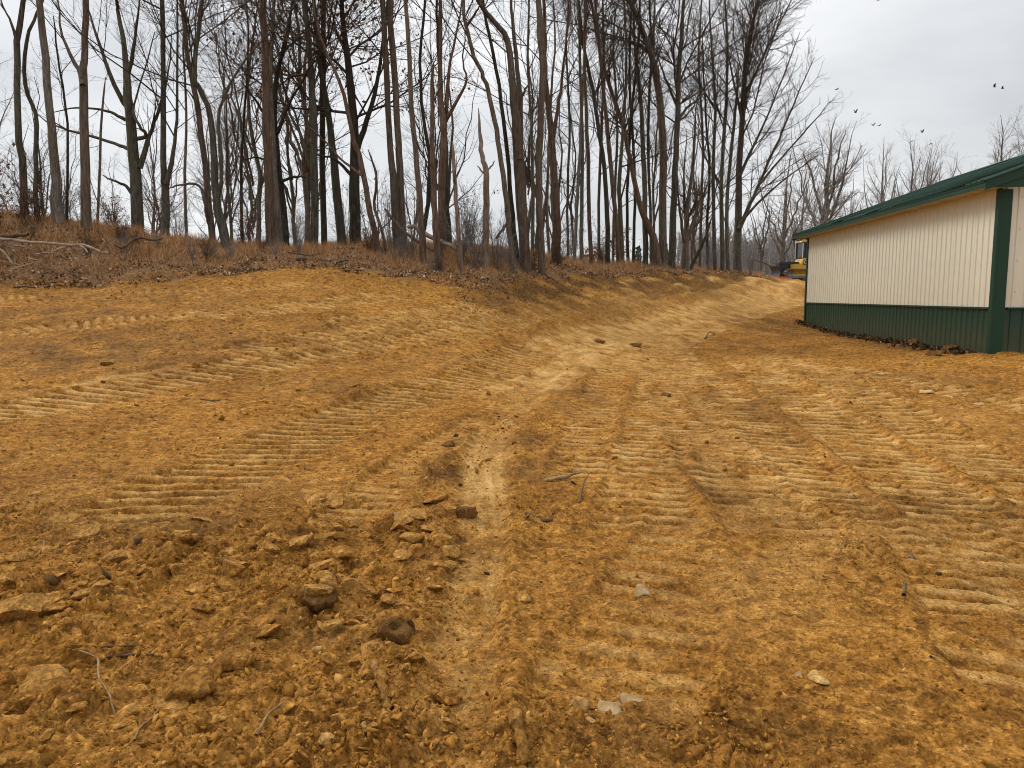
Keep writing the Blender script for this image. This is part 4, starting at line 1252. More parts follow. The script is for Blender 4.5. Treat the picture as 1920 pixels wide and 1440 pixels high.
PW = 0.9144
def profile(h=0.022, wb=0.026, wt=0.012):
    pts = [(0.0, 0.0)]
    for i in range(4):
        c = 0.1143 + 0.2286 * i
        pts += [(c - wb, 0), (c - wt, h), (c + wt, h), (c + wb, 0)]
    pts.append((PW - 0.003, 0.0))
    return pts
def panel_mesh(name, z0, z1a, z1b, mat, axis, h=0.022):
    """ribbed sheet; axis 'y': runs along +Y facing -X; axis 'x': runs along +X facing -Y"""
    bm = bmesh.new(); lo, hi = [], []
    for u, d in profile(h):
        zt = z1a + (z1b - z1a) * u / PW
        f = (lambda z: (-d, u, z)) if axis == 'y' else (lambda z: (u, -d, z))
        lo.append(bm.verts.new(f(z0))); hi.append(bm.verts.new(f(zt)))
    for i in range(len(lo) - 1):
        vs = (lo[i], lo[i + 1], hi[i + 1], hi[i])
        bm.faces.new(vs if axis == 'x' else vs[::-1])
    return bm_mesh(name, bm, mat)
barn = empty('barn', (BA[0], BA[1], BGZ), BROT)
tag(barn, 'tan and dark green ribbed-metal pole barn with a green roof at right', 'barn')
WZ, TOP, OV, OG, SL = 0.905, 3.25, 0.45, 0.32, 0.365
EZ = 3.35
def bpart(name, bm, mat, smooth=False): return mesh_obj(name, bm_mesh(name, bm, mat, smooth), barn)
# solid core behind the sheets
bm = bmesh.new()
prism(bm, [(0.03, -.25), (BWID - .03, -.25), (BWID - .03, TOP), (BWID / 2, TOP + (BWID / 2) * SL - .02), (0.03, TOP)], 0.03, BLEN - 0.03)
bpart('wall', bm, M_CORE)
mu = panel_mesh('wall_panel', WZ + .012, TOP, TOP, M_TAN, 'y')
ml = panel_mesh('wainscot_panel', -.22, WZ - .012, WZ - .012, M_GREEN, 'y')
for i in range(NPAN):
    for nm, me in (('wall_panel', mu), ('wainscot_panel', ml)):
        mesh_obj(nm, me, barn, (0, i * PW, 0))
        o = mesh_obj(nm, me, barn, (BWID, (i + 1) * PW, 0)); o.rotation_euler = (0, 0, math.pi)
mlx = panel_mesh('wainscot_panel', -.22, WZ - .012, WZ - .012, M_GREEN, 'x')
for i in range(10):
    def zt(x): return EZ - .215 + (min(x, BWID - x) + OV + .03) * SL
    me = panel_mesh('wall_panel', WZ + .012, zt(i * PW), zt((i + 1) * PW), M_TAN, 'x')
    mesh_obj('wall_panel', me, barn, (i * PW, 0, 0))
    mesh_obj('wainscot_panel', mlx, barn, (i * PW, 0, 0))
    me2 = panel_mesh('wall_panel', WZ + .012, zt((i + 1) * PW), zt(i * PW), M_TAN, 'x')
    o = mesh_obj('wall_panel', me2, barn, ((i + 1) * PW, BLEN, 0)); o.rotation_euler = (0, 0, math.pi)
    o = mesh_obj('wainscot_panel', mlx, barn, ((i + 1) * PW, BLEN, 0)); o.rotation_euler = (0, 0, math.pi)
# trims
bm = bmesh.new()
box(bm, (-.052, .10, WZ - .016), (0.02, BLEN - .1, WZ + .014))
box(bm, (-.064, .10, WZ - .022), (-.0521, BLEN - .1, WZ - .010))
bpart('wainscot_trim', bm, M_GREENTRIM)
bm = bmesh.new()
box(bm, (.25, -.052, WZ - .016), (BWID - .25, .02, WZ + .014))
box(bm, (.25, -.064, WZ - .022), (BWID - .25, -.0521, WZ - .010))
bpart('wainscot_trim', bm, M_GREENTRIM)
for (x, y, sx, sy) in ((0, 0, 1, 1), (BWID, 0, -1, 1), (0, BLEN, 1, -1), (BWID, BLEN, -1, -1)):
    bm = bmesh.new()
    a, b = sorted((x - .056 * sx, x + .0 * sx)); c, d = sorted((y - .056 * sy, y + .07 * sy))
    box(bm, (a, c, -.24), (b, d, TOP - .005), .004)
    a, b = sorted((x + .001 * sx, x + .195 * sx)); c, d = sorted((y - .056 * sy, y - .0 * sy))
    box(bm, (a, c, -.24), (b, d, TOP - .052), .004)
    bpart('corner_trim', bm, M_GREENTRIM)
# base trim against the ground
bm = bmesh.new(); box(bm, (-.05, .12, -.25), (.01, BLEN - .12, -.06)); bpart('base_trim', bm, M_GREENTRIM)
# fascias and soffits along both eaves
for sgn in (0, 1):
    def mxx(x): return x if sgn == 0 else BWID - x
    def bx(bm, lo, hi, bev=0):
        a, b = sorted((mxx(lo[0]), mxx(hi[0])))
        box(bm, (a, lo[1], lo[2]), (b, hi[1], hi[2]), bev)
    bm = bmesh.new(); bx(bm, (-OV - .03, -OG - .02, TOP - .05), (-OV, BLEN + OG + .02, EZ - .014), .004)
    bx(bm, (-OV - .045, -OG - .02, EZ - .055), (-OV - .0305, BLEN + OG + .02, EZ - .019))
    bpart('fascia', bm, M_GREENTRIM)
    bm = bmesh.new(); bx(bm, (-OV + .001, -OG, TOP - .03), (0.02, BLEN + OG, TOP - .012))
    for i in range(int((BLEN + 2 * OG) / .2286)):
        y = -OG + .1 + i * .2286
        bx(bm, (-OV + .002, y - .012, TOP - .042), (-.04, y + .012, TOP - .0301))
    bpart('soffit', bm, M_SOFFIT)
# rakes at the two gables
for y0, sy in ((-OG, -1), (BLEN + OG, 1)):
    for sgn in (0, 1):
        def mxx(x): return x if sgn == 0 else BWID - x
        bm = bmesh.new()
        ze = EZ - .014
        pts = [(-OV - .03, ze - .195), (BWID / 2, ze - .195 + (BWID / 2 + OV + .03) * SL), (BWID / 2, ze + (BWID / 2 + OV + .03) * SL), (-OV - .03, ze)]
        pts = [(mxx(p[0]), p[1]) for p in pts]
        a, b = sorted((y0 + sy * .021, y0 + sy * .05))
        prism(bm, pts, a, b)
        bpart('rake_board', bm, M_GREENTRIM)
        bm = bmesh.new()
        q0 = EZ - .215 + (OV + .03) * SL
        pts = [(.26, q0 + .26 * SL), (BWID / 2, q0 + BWID / 2 * SL), (BWID / 2, q0 + BWID / 2 * SL + .02), (.26, q0 + .26 * SL + .02)]
        pts = [(mxx(p[0]), p[1]) for p in pts]
        a, b = sorted((y0 + sy * .0, (-.03 if sy < 0 else BLEN + .03)))
        prism(bm, pts, a, b)
        bpart('rake_soffit', bm, M_SOFFIT)
        # boxed eave return
        bm = bmesh.new()
        pts = [(-OV + .002, TOP - .05), (.30, TOP - .05), (.30, EZ - .20 + (.30 + OV) * SL), (-OV + .002, EZ - .06)]
        pts = [(mxx(p[0]), p[1]) for p in pts]
        a, b = sorted((y0 + sy * .001, y0 + sy * .02))
        prism(bm, pts, a, b)
        bpart('eave_return', bm, M_GREENTRIM)
# roof panels
def roof_mesh(sgn):
    bm = bmesh.new(); lo, hi = [], []
    x0, x1 = -OV - .06, BWID / 2
    nrm = Vector((-SL, 0, 1)).normalized()
    for u, d in profile(.022, .034, .014):
        for x, L in ((x0, lo), (x1, hi)):
            z = EZ + (x + OV) * SL
            p = Vector((x, u, z)) + nrm * d
            if sgn: p = Vector((BWID - p.x, p.y, p.z))
            L.append(bm.verts.new(p))
    fs = []
    for i in range(len(lo) - 1):
        fs.append(bm.faces.new((lo[i], hi[i], hi[i + 1], lo[i + 1])))
    r = bmesh.ops.solidify(bm, geom=fs, thickness=0.004)
    bmesh.ops.recalc_face_normals(bm, faces=bm.faces)
    return bm_mesh('roof_panel', bm, M_GREENROOF)
ra, rbm = roof_mesh(0), roof_mesh(1)
for i in range(NPAN + 1):
    y = -OG - .10 + i * ((BLEN + 2 * OG + .2) / (NPAN + 1))
    for me in (ra, rbm):
        o = mesh_obj('roof_panel', me, barn, (0, y, 0)); o.scale = (1, ((BLEN + 2 * OG + .2) / (NPAN + 1)) / PW, 1)
bm = bmesh.new()
rz = EZ + (BWID / 2 + OV) * SL + .02
prism(bm, [(BWID / 2 - .2, rz - .2 * SL + .01), (BWID / 2, rz + .02), (BWID / 2 + .2, rz - .2 * SL + .01), (BWID / 2, rz - .005)], -OG - .1, BLEN + OG + .1)
bpart('ridge_cap', bm, M_GREENROOF)
# rows of screw heads
def screws(rows, mat, name, gable=False):
    V, F = [], []
    n = 10 * 4 if gable else NPAN * 4
    a = np.arange(6) * math.pi / 3
    for z in rows:
        for i in range(n):
            u = 0.1143 + .2286 * i + .048
            s = .011
            ring = np.stack([np.cos(a) * s, np.sin(a) * s], 1)
            b = len(V)
            for k in range(6):
                V.append((-.002, u + ring[k, 0], z + ring[k, 1]) if not gable else (u + ring[k, 0], -.002, z + ring[k, 1]))
            for k in range(6):
                V.append((-.008, u + ring[k, 0] * .6, z + ring[k, 1] * .6) if not gable else (u + ring[k, 0] * .6, -.008, z + ring[k, 1] * .6))
            for k in range(6): F.append((b + k, b + (k + 1) % 6, b + 6 + (k + 1) % 6, b + 6 + k))
            F.append((b + 6, b + 7, b + 8, b + 9)); F.append((b + 6, b + 9, b + 10, b + 11))
    o = mesh_obj(name, tri_mesh(name, np.array(V), np.array(F), mat), barn)
    o['kind'] = 'stuff'
screws([1.22, 1.83, 2.44, 3.05], M_SCREW, 'screw_heads')
screws([0.14, 0.68], M_SCREWG, 'screw_heads')
screws([1.22, 1.83, 2.44, 3.05], M_SCREW, 'screw_heads', True)
screws([0.14, 0.68], M_SCREWG, 'screw_heads', True)

# ------------------------------------------------------------------ BULLDOZER
M_YEL = noise_mat('yellow_machine_paint', [(.3, (.42, .22, .02)), (.6, (.62, .36, .03)), (.8, (.7, .42, .06))], 2, .5, .2, 12, spec=.4)
M_BLK = noise_mat('black_machine_paint', [(.3, (.008, .008, .009)), (.7, (.025, .025, .026))], 3, .5, .2, 14, spec=.4)
M_STEEL = noise_mat('worn_track_steel', [(.3, (.05, .035, .025)), (.7, (.22, .17, .13))], 5, .6, .5, 18, spec=.4)
M_ORANGE = flat_mat('orange_red_paint', (.62, .075, .02), .55, .3)
M_PUSH = noise_mat('dusty_grey_arm', [(.3, (.09, .085, .08)), (.7, (.24, .22, .2))], 4, .7, .3, 14)
M_WHITE = flat_mat('white_paint', (.75, .75, .72), .5, .4)
mg, ntg, lkg, bsg = new_mat('cab_glass')
ntg.new('ShaderNodeTexNoise')
bsg.inputs['Base Color'].default_value = (.02, .028, .032, 1); bsg.inputs['Roughness'].default_value = .15; bsg.inputs['Specular IOR Level'].default_value = .2
DY = 56.0
dp = at(1495, 530, DY)
dzz = gz(dp[0], dp[1])
HEAD = math.atan2(-.03, -.999)       # front of the machine towards the left of the photo and a little towards the camera
dozer = empty('bulldozer', (dp[0], dp[1], dzz - .08), HEAD)
dozer.scale = (.96, .96, .96)
tag(dozer, 'yellow crawler bulldozer with dark hood half hidden behind the barn corner', 'bulldozer')
def dpart(name, bm, mat, parent=dozer, smooth=False): return mesh_obj(name, bm_mesh(name, bm, mat, smooth), parent)
def track_mesh(yc):
    bm = bmesh.new(); w = .62
    Rr, half = .44, .98
    L = 2 * math.pi * Rr + 4 * half; n = 38
    for i in range(n):
        s = i / n * L
        if s < 2 * half: p = (-half + s, 2 * Rr); ang = 0
        elif s < 2 * half + math.pi * Rr:
            t = (s - 2 * half) / Rr; p = (half + Rr * math.sin(t), Rr + Rr * math.cos(t)); ang = -t
        elif s < 4 * half + math.pi * Rr:
            t = s - 2 * half - math.pi * Rr; p = (half - t, 0); ang = -math.pi
        else:
            t = (s - 4 * half - math.pi * Rr) / Rr; p = (-half - Rr * math.sin(t), Rr - Rr * math.cos(t)); ang = -math.pi - t
        Mx = Matrix.Translation((p[0], yc, p[1])) @ Matrix.Rotation(-ang, 4, 'Y')
        pit = L / n
        box(bm, (-pit * .47, -w / 2, -.03), (pit * .47, w / 2, 0.0), 0, Mx)
        box(bm, (-pit * .2 - .015, -w / 2, 0.001), (-pit * .2 + .015, w / 2, .055), 0, Mx)
    return bm
for yc in (-.95, .95):
    t = dpart('track', track_mesh(yc), M_STEEL)
    bm = bmesh.new(); box(bm, (-.85, yc - .16, .22), (.85, yc + .16, .52), .03); dpart('track_frame', bm, M_YEL, t)
    for xx, rr in ((-.98, .36), (.98, .36)):
        bm = bmesh.new()
        bmesh.ops.create_cone(bm, cap_ends=True, segments=20, radius1=rr, radius2=rr, depth=.3, matrix=Matrix.Translation((xx, yc, .44)) @ Matrix.Rotation(R(90), 4, 'X'))
        dpart('sprocket' if xx < 0 else 'idler', bm, M_STEEL, t)
    for xx in (-.6, -.3, 0, .3, .6):
        bm = bmesh.new()
        bmesh.ops.create_cone(bm, cap_ends=True, segments=12, radius1=.12, radius2=.12, depth=.36, matrix=Matrix.Translation((xx, yc, .13)) @ Matrix.Rotation(R(90), 4, 'X'))
        dpart('roller', bm, M_STEEL, t)
bm = bmesh.new(); prism(bm, [(-1.35, .55), (.75, .55), (.75, 1.25), (.1, 1.3), (-.15, 1.72), (-1.35, 1.72)], -.72, .72)
body = dpart('body', bm, M_YEL)
bm = bmesh.new(); box(bm, (.76, -.42, .5), (1.55, .42, 1.38), .04); box(bm, (.1, -.44, 1.252), (1.58, .44, 1.46), .04)
hood = dpart('hood', bm, M_BLK)
for k in range(6):
    bm = bmesh.new(); box(bm, (1.552, -.36, .60 + k * .13), (1.57, .36, .66 + k * .13)); dpart('grille_bar', bm, M_BLK, hood)
# cab
bm = bmesh.new()
for (x, y) in ((-.12, .66), (-.12, -.66), (-1.28, .66), (-1.28, -.66)):
    box(bm, (x - .05, y - .05, 1.722), (x + .05, y + .05, 2.86), .01)
box(bm, (-1.22, -.68, 1.722), (-.18, -.62, 1.86)); box(bm, (-1.22, .62, 1.722), (-.18, .68, 1.86))
box(bm, (-.15, -.60, 1.722), (-.09, .60, 1.84)); box(bm, (-1.31, -.60, 1.722), (-1.25, .60, 1.84))
cab = dpart('cab', bm, M_BLK)
for nm, lo, hi in (('window', (-1.225, -.655, 1.862), (-.175, -.645, 2.84)), ('window', (-1.225, .645, 1.862), (-.175, .655, 2.84)), ('windscreen', (-.125, -.605, 1.842), (-.115, .605, 2.84)), ('rear_window', (-1.285, -.605, 1.842), (-1.275, .605, 2.84))):
    bm = bmesh.new(); box(bm, lo, hi); dpart(nm, bm, mg, cab)
bm = bmesh.new(); box(bm, (-1.42, -.76, 2.862), (.0, .76, 3.0), .05); dpart('cab_roof', bm, M_YEL)
bm = bmesh.new()
for y in (-.71, .71): box(bm, (-.05, y - .02, 1.76), (-.02, y + .02, 2.8))
dpart('grab_rail', bm, M_WHITE)
for y in (-.5, .5):
    bm = bmesh.new(); box(bm, (.001, y - .09, 2.87), (.07, y + .09, 2.98), .02); dpart('work_light', bm, M_WHITE)
# lettered plate on the flank that faces the camera
side = 0.72
bm = bmesh.new(); box(bm, (-.95, side + .001, 1.22), (-.10, side + .012, 1.60)); plate = dpart('name_plate', bm, M_BLK)
cu = bpy.data.curves.new('lettering', 'FONT'); cu.body = 'CAT'; cu.size = .40; cu.extrude = .003; cu.align_x = 'CENTER'; cu.align_y = 'CENTER'
tmp = bpy.data.objects.new('tmp', cu); COL.objects.link(tmp)
dg = bpy.context.evaluated_depsgraph_get()
tm = bpy.data.meshes.new_from_object(tmp.evaluated_get(dg)); bpy.data.objects.remove(tmp)
tm.name = 'lettering'; tm.materials.clear(); tm.materials.append(M_WHITE)
lt = mesh_obj('lettering', tm, plate, (-.525, side + .018, 1.41)); lt.rotation_euler = (R(90), 0, R(180))
# blade on its push arms
bm = bmesh.new()
n = 8; prof = []
for i in range(n + 1):
    t = i / n; prof.append((2.02 - .22 * math.sin(t * math.pi), .12 + t * 1.0))
prof2 = [(p[0] - .07, p[1]) for p in prof][::-1]
prism(bm, prof + prof2, -.5, 1.27)
blade = dpart('blade', bm, M_BLK)
bm = bmesh.new(); box(bm, (1.99, -.5, -.02), (2.06, 1.27, .16), .01); box(bm, (1.93, 1.235, .14), (2.05, 1.28, .42)); dpart('cutting_edge', bm, M_ORANGE, blade)
for y in (-1.33, 1.33):
    bm = bmesh.new(); box(bm, (-.1, y - .06, .24), (1.3, y + .06, .42), .02); box(bm, (.95, y - .10, .16), (1.25, y + .10, .5), .03)
    dpart('push_arm', bm, M_PUSH)
    bm = bmesh.new(); box(bm, (1.302, y - .07, .16), (1.98, y + .07, .34), .02); dpart('arm_end', bm, M_ORANGE)
# ------------------------------------------------------------------ BIRDS
M_BIRD = noise_mat('dark_feathers', [(.3, (.012, .012, .015)), (.7, (.05, .05, .06))], 8, .8, 0)
def bird_meshes():
    bm = bmesh.new()
    bmesh.ops.create_icosphere(bm, subdivisions=2, radius=1)
    for v in bm.verts:
        x = v.co.x
        t = 1 - .45 * max(0, -x) - .25 * max(0, x)
        v.co = Vector((x * .21, v.co.y * .065 * t, v.co.z * .06 * t))
        if x > .72: v.co.x += .05 * (x - .72) / .28; v.co.z += .01
        if x < -.6: v.co.y *= 1 + 3.2 * (-x - .6); v.co.z *= .35; v.co.x -= .10 * (-x - .6) / .4
    body = bm_mesh('body', bm, M_BIRD, True)
    bm = bmesh.new()
    up = [(.10, 0), (.15, .16), (.11, .34), (-.02, .46), (-.09, .40), (-.06, .2), (-.09, 0)]
    a = [bm.verts.new((x, y + .03, .008)) for x, y in up]; b = [bm.verts.new((x, y + .03, -.008)) for x, y in up]
    bm.faces.new(a); bm.faces.new(b[::-1])
    for i in range(len(a)):
        j = (i + 1) % len(a); bm.faces.new((a[i], b[i], b[j], a[j]))
    bmesh.ops.recalc_face_normals(bm, faces=bm.faces)
    return body, bm_mesh('wing', bm, M_BIRD)
BB_, BW_ = bird_meshes()
def bird(px, py, Y, rz, flap, label, s=1.0):
    p = at(px, py, Y)
    o = empty('bird', p, rz); s *= .75; o.scale = (s, s, s); tag(o, label, 'bird', 'dark birds in the sky over the barn')
    mesh_obj('body', BB_, o)
    w = mesh_obj('wing', BW_, o); w.rotation_euler = (R(flap), 0, 0)
    w = mesh_obj('wing', BW_, o); w.scale = (1, -1, 1); w.rotation_euler = (R(-flap), 0, 0)
for px, py, rz, fl, s, lb in [
    (1865, 163, 2.9, 62, .75, 'left one of the two highest flying birds at right, wings raised steeply'),
    (1880, 166, 2.6, 35, .7, 'right one of the two highest flying birds at right'),
    (1604, 211, .4, 55, .8, 'dark bird flying alone beside the large fan-branched tree'),
    (1637, 235, .5, 40, .7, 'left one of two dark birds flying side by side'),
    (1648, 236, .3, 25, .6, 'right one of two dark birds flying side by side'),
    (1729, 248, .2, 50, .7, 'dark bird flying alone above the pale tree row'),
    (1711, 264, .6, -25, .6, 'bird with lowered wings just over the pale tree tops, left'),
    (1746, 269, .5, -20, .6, 'bird with lowered wings just over the pale tree tops, right'),
    (1568, 168, .3, 15, .7, 'dark bird by the outer twigs of the fan-branched tree'),
    (1724, 301, .9, 75, .7, 'dark bird settled in the top of a pale tree over the barn roof'),
    (1416, 213, .3, 20, .7, 'dark bird perched inside the fan-branched tree'),
    (1646, 0, .1, 20, .9, 'bird cut by the top edge of the photo')]:
    bird(px, py, 60, rz, fl, lb, s)

# ------------------------------------------------------------------ BANK: grass, leaves, fallen wood
def bank_points(n, d0, d1, rs, b0=-41, b1=20, pw=1.0):
    b = R(1) * rs.uniform(b0, b1, n)
    e = edge_r(b)
    d = d0 + (d1 - d0) * rs.uniform(0, 1, n) ** pw
    r = e + d
    x, y = np.sin(b) * r, np.cos(b) * r
    return x, y, d
def grass(n, rs, d0, d1, h0, h1, mat, name, label, w=.0055, pw=1.3, clump=1.0, b0=-41, b1=17.9):
    x, y, d = bank_points(n, d0, d1, rs, b0, b1, pw)
    den = fbm(x * .7, y * .7, 401, 3) * clump + .55
    k = rs.uniform(0, 1, n) < den
    x, y, d = x[k], y[k], d[k]; n = len(x)
    z = ground_fields(x, y)[0] - .02
    h = rs.uniform(h0, h1, n) * np.clip(.3 + .55 * (d - d0) / 2.2, .3, 1) * (.8 + .5 * np.clip(fbm(x * .9, y * .9, 411, 2), -.5, 1))
    a = rs.uniform(0, 6.28, n); lean = rs.uniform(.1, .95, n) * h; la = rs.uniform(0, 6.28, n)
    wx, wy = np.cos(a) * w, np.sin(a) * w
    V = np.stack([np.stack([x - wx, y - wy, z], 1), np.stack([x + wx, y + wy, z], 1),
                  np.stack([x + np.cos(la) * lean, y + np.sin(la) * lean, z + h * .95], 1)], 1)
    F = np.arange(n * 3).reshape(-1, 3)
    o = mesh_obj(name, tri_mesh(name, V.reshape(-1, 3), F, mat))
    tag(o, label, 'grass', None, 'stuff')
rg = np.random.default_rng(61)
grass(190000, rg, .4, 10, .14, .42, M_GRASS, 'dry_grass', 'reddish-brown dry grass covering the bank under the trees')
grass(9000, rg, -.1, 7, .15, .5, M_GRASSGR, 'weeds', 'dull green-grey weeds scattered along the bank', .005, 1.5, 1.6)
def litter(n, rs, d0, d1, mat, name, label, size, pw=1.0, lift=.03, b0=-41, b1=18.3):
    x, y, d = bank_points(n, d0, d1, rs, b0, b1, pw)
    k = rs.uniform(0, 1, n) < (.6 + fbm(x * 1.1, y * 1.1, 421, 3))
    x, y = x[k], y[k]
    z = ground_fields(x, y)[0] + rs.uniform(0, lift, len(x))
    o = mesh_obj(name, leaf_quads(name, np.stack([x, y, z], 1), size, mat, rs))
    tag(o, label, 'leaves', None, 'stuff')
litter(24000, rg, -.4, 6, M_LITTER, 'fallen_leaves', 'brown and pale fallen leaves along the edge of the bank', .075, 1.5, .07)
litter(1500, rg, -2.2, .3, M_LITTER, 'scattered_leaves', 'stray brown leaves blown onto the dirt below the bank', .055, .5, .01)
litter(3500, rg, -3.0, .6, M_DEBRIS, 'dark_soil_debris', 'dark crumbs and leaf scraps strewn over the topsoil band', .055, .7, .02, -4, 17)

def wood(label, pts, mat, name='fallen_branch', cat='branch', parts=(), zo=0.0, sides=7, group=None, lift=None):
    """pts: (px, py, Y, width_px) along the piece; the ends rest on the ground or on what lies below"""
    P = np.array([at(a, b, c) for a, b, c, d in pts]); W = np.array([d * c / FPX / 2 for a, b, c, d in pts])
    k = max(8, len(pts) * 3)
    C = catmull(P, k); Rr = np.interp(np.linspace(0, len(P) - 1, k), np.arange(len(P)), W)
    C[1:-1] += np.random.default_rng(len(label)).normal(size=(k - 2, 3)) * Rr[1:-1, None] * .2
    org = C[0]
    o = empty(name, org) if parts else None
    tb = Tubes(); tb.add(C, Rr, sides); me = tb.mesh('limb' if parts else name, mat, org)
    if parts:
        mesh_obj('limb', me, o)
        for q in parts:
            P = np.array([at(a, b, c) for a, b, c, d in q]); W = np.array([d * c / FPX / 2 for a, b, c, d in q])
            C = catmull(P, 7); Rr = np.interp(np.linspace(0, len(P) - 1, 7), np.arange(len(P)), W)
            tb = Tubes(); tb.add(C, Rr, 5); mesh_obj('side_branch', tb.mesh('side_branch', mat, org), o)
    else:
        o = mesh_obj(name, me, None, org)
    tag(o, label, cat, group)
    return o
wood('long pale fallen branch lying along the bank at far left', [(-30, 450, 18.6, 6), (10, 448, 18.6, 6), (70, 455, 18.5, 5), (135, 460, 18.4, 5), (155, 459, 18.4, 5), (180, 469, 18.3, 5), (205, 475, 18.2, 4)], M_FALLEN,
     parts=[[(150, 460, 18.4, 4), (160, 467, 18.3, 3), (165, 474, 18.2, 2)], [(186, 476, 18.3, 4), (191, 464, 18.2, 4), (197, 451, 18.2, 3)], [(135, 460, 18.5, 5), (115, 465, 18.4, 5), (98, 472, 18.3, 3)]])
wood('short dark log end sticking in from the left above the pale branch', [(-40, 446, 19.2, 9), (0, 444, 19.1, 9), (30, 441, 19, 8), (53, 439, 19, 6)], M_DARKWOOD, 'fallen_log', 'log')
wood('dark crooked fallen branch in the grass before the spreading tree', [(213, 458, 20, 3), (230, 464, 20, 5), (247, 452, 20.1, 5), (262, 446, 20.1, 5), (285, 450, 20.2, 4), (305, 447, 20.4, 3)], M_DARKWOOD,
     parts=[[(250, 452, 20.1, 4), (240, 470, 19.9, 3), (232, 488, 19.7, 2)]])
wood('pale leaning stick at the far left above the leaf litter', [(-6, 464, 17.9, 4), (12, 478, 17.8, 4), (30, 505, 17.7, 3)], M_FALLEN)
wood('dark broken stub standing in the litter under the pale branch', [(84, 486, 17.9, 4), (77, 474, 17.95, 4), (71, 462, 18, 3)], M_DARKWOOD, 'broken_stub')
hp = np.random.default_rng(83)
for i in range(16):
    x0, y0 = hp.uniform(-60, 70), hp.uniform(452, 512)
    Y = 18.9 - (y0 - 452) / 60 * 1.6
    a = hp.normal() * .45 + (math.pi if hp.uniform() < .3 else 0); L = hp.uniform(30, 75); bend = hp.normal() * 8
    wood('thin dead branch tangled in the brush heap at the far left', [(x0, y0, Y, hp.uniform(1.6, 3.2)), (x0 + math.cos(a) * L * .5, y0 + math.sin(a) * L * .35 + bend * .6, Y - .15, 2), (x0 + math.cos(a) * L, y0 + math.sin(a) * L * .6, Y - .05, 1.2)],
         M_FALLEN if hp.uniform() < .45 else M_DARKWOOD, 'dead_branch', 'branch', group='dead branches in the brush heap')
wood('dark flat stick on the dirt border at far left', [(25, 538, 16.9, 4), (45, 537, 16.9, 4), (66, 539, 16.9, 3)], M_DARKWOOD)
wood('dark uprooted root lying on the bank edge left of centre', [(600, 487, 20.6, 4), (618, 493, 20.5, 8), (640, 497, 20.4, 7), (660, 497, 20.3, 5), (672, 503, 20.2, 3)], M_DARKWOOD, 'uprooted_root', 'root',
     parts=[[(612, 492, 20.5, 6), (606, 500, 20.3, 4), (600, 503, 20.2, 3)], [(628, 495, 20.5, 5), (640, 489, 20.5, 4), (652, 488, 20.4, 3)]])
wood('dark thin stick lying on the grass left of the uprooted root', [(540, 473, 21, 3), (560, 476, 20.9, 3), (582, 480, 20.8, 2)], M_DARKWOOD)
wood('dark mound of root lying left of the uprooted root', [(556, 486, 20.6, 8), (572, 485, 20.6, 10), (588, 489, 20.5, 6)], M_DARKWOOD, 'buried_root', 'root')
wood('long dark fallen trunk leaning down to the right through the twin trunks', [(722, 392, 24.2, 4), (745, 420, 23.6, 6), (770, 444, 23.2, 6), (795, 460, 22.8, 5), (812, 470, 22.5, 4)], M_DARKWOOD, 'fallen_log', 'log')
wood('broken log with a pale end hung among the stems near centre', [(764, 427, 24, 6), (778, 426, 23.9, 9), (800, 440, 23.8, 9), (828, 455, 23.7, 9), (852, 464, 23.6, 8), (875, 482, 23.5, 4)], M_FALLEN, 'fallen_log', 'log')
wood('thin leaning pole crossing behind the thickest trunk', [(930, 448, 25.5, 5), (946, 425, 25.5, 6), (962, 405, 25.6, 4)], M_DARKWOOD, 'leaning_pole', 'log')
wood('low dark bough reaching left toward the bulldozer', [(1452, 504, 60, 1.5), (1444, 499, 60, 2), (1428, 491, 60, 2), (1405, 489, 60, 1.5)], M_DARKWOOD, 'low_bough')

# ------------------------------------------------------------------ CLODS, STONES, STICKS
from mathutils import noise as mnoise
def clod_mesh(name, seed, size, mat, sub=3, rough=.35, flat=1.0):
    bm = bmesh.new()
    bmesh.ops.create_icosphere(bm, subdivisions=sub, radius=1)
    off = Vector((seed * 7.13, seed * 3.7, seed * 1.9))
    rs = np.random.default_rng(seed + 4000)
    cuts = [(Vector(rs.normal(size=3)).normalized(), rs.uniform(.38, .8)) for _ in range(11)]
    for v in bm.verts:
        n = v.co.normalized()
        d = 1 + rough * mnoise.noise(n * 1.3 + off) + rough * .55 * mnoise.noise(n * 3.1 + off) + rough * .25 * mnoise.noise(n * 7 + off)
        p = n * d
        for c, h in cuts:
            q = p.dot(c)
            if q > h: p -= c * (q - h) * .93
        p *= 1 + .07 * mnoise.noise(p * 6 + off) + .05 * mnoise.noise(p * 14 + off)
        p *= 1.35
        v.co = Vector((p.x * size[0], p.y * size[1], p.z * size[2] * flat))
    return bm_mesh(name, bm, mat, not name.startswith('clay'))
CL = [0]
def place(name, px, py, wpx, hpx, mat, label, cat, group=None, depth=1.0, sink=.35, rough=.35, rz=None, sub=3, tilt=(0, 0)):
    p = on_ground(px, py)
    D = p[1] * math.cos(PITCH) + (CAMZ - p[2]) * math.sin(PITCH)
    w, h = wpx * D / FPX / 2, hpx * D / FPX / 2
    CL[0] += 1
    o = mesh_obj(name, clod_mesh(name, CL[0], (w, w * depth, h), mat, sub, rough))
    o.location = (p[0], p[1], gz(p[0], p[1]) + h * (1 - 2 * sink))
    o.rotation_euler = (tilt[0], tilt[1], rz if rz is not None else random.uniform(-.5, .5))
    return tag(o, label, cat, group)
place('dirt_clod', 370, 1295, 88, 62, M_CLOD, 'largest rounded ochre dirt clod, in the lower left foreground', 'clod', sink=.28, rough=.22)
place('dirt_clod', 438, 1238, 56, 40, M_CLOD, 'rounded ochre clod just above and right of the largest clod', 'clod')
place('dirt_clod', 408, 1252, 30, 24, M_CLOD, 'small clod touching the left of the rounded ochre clod', 'clod')
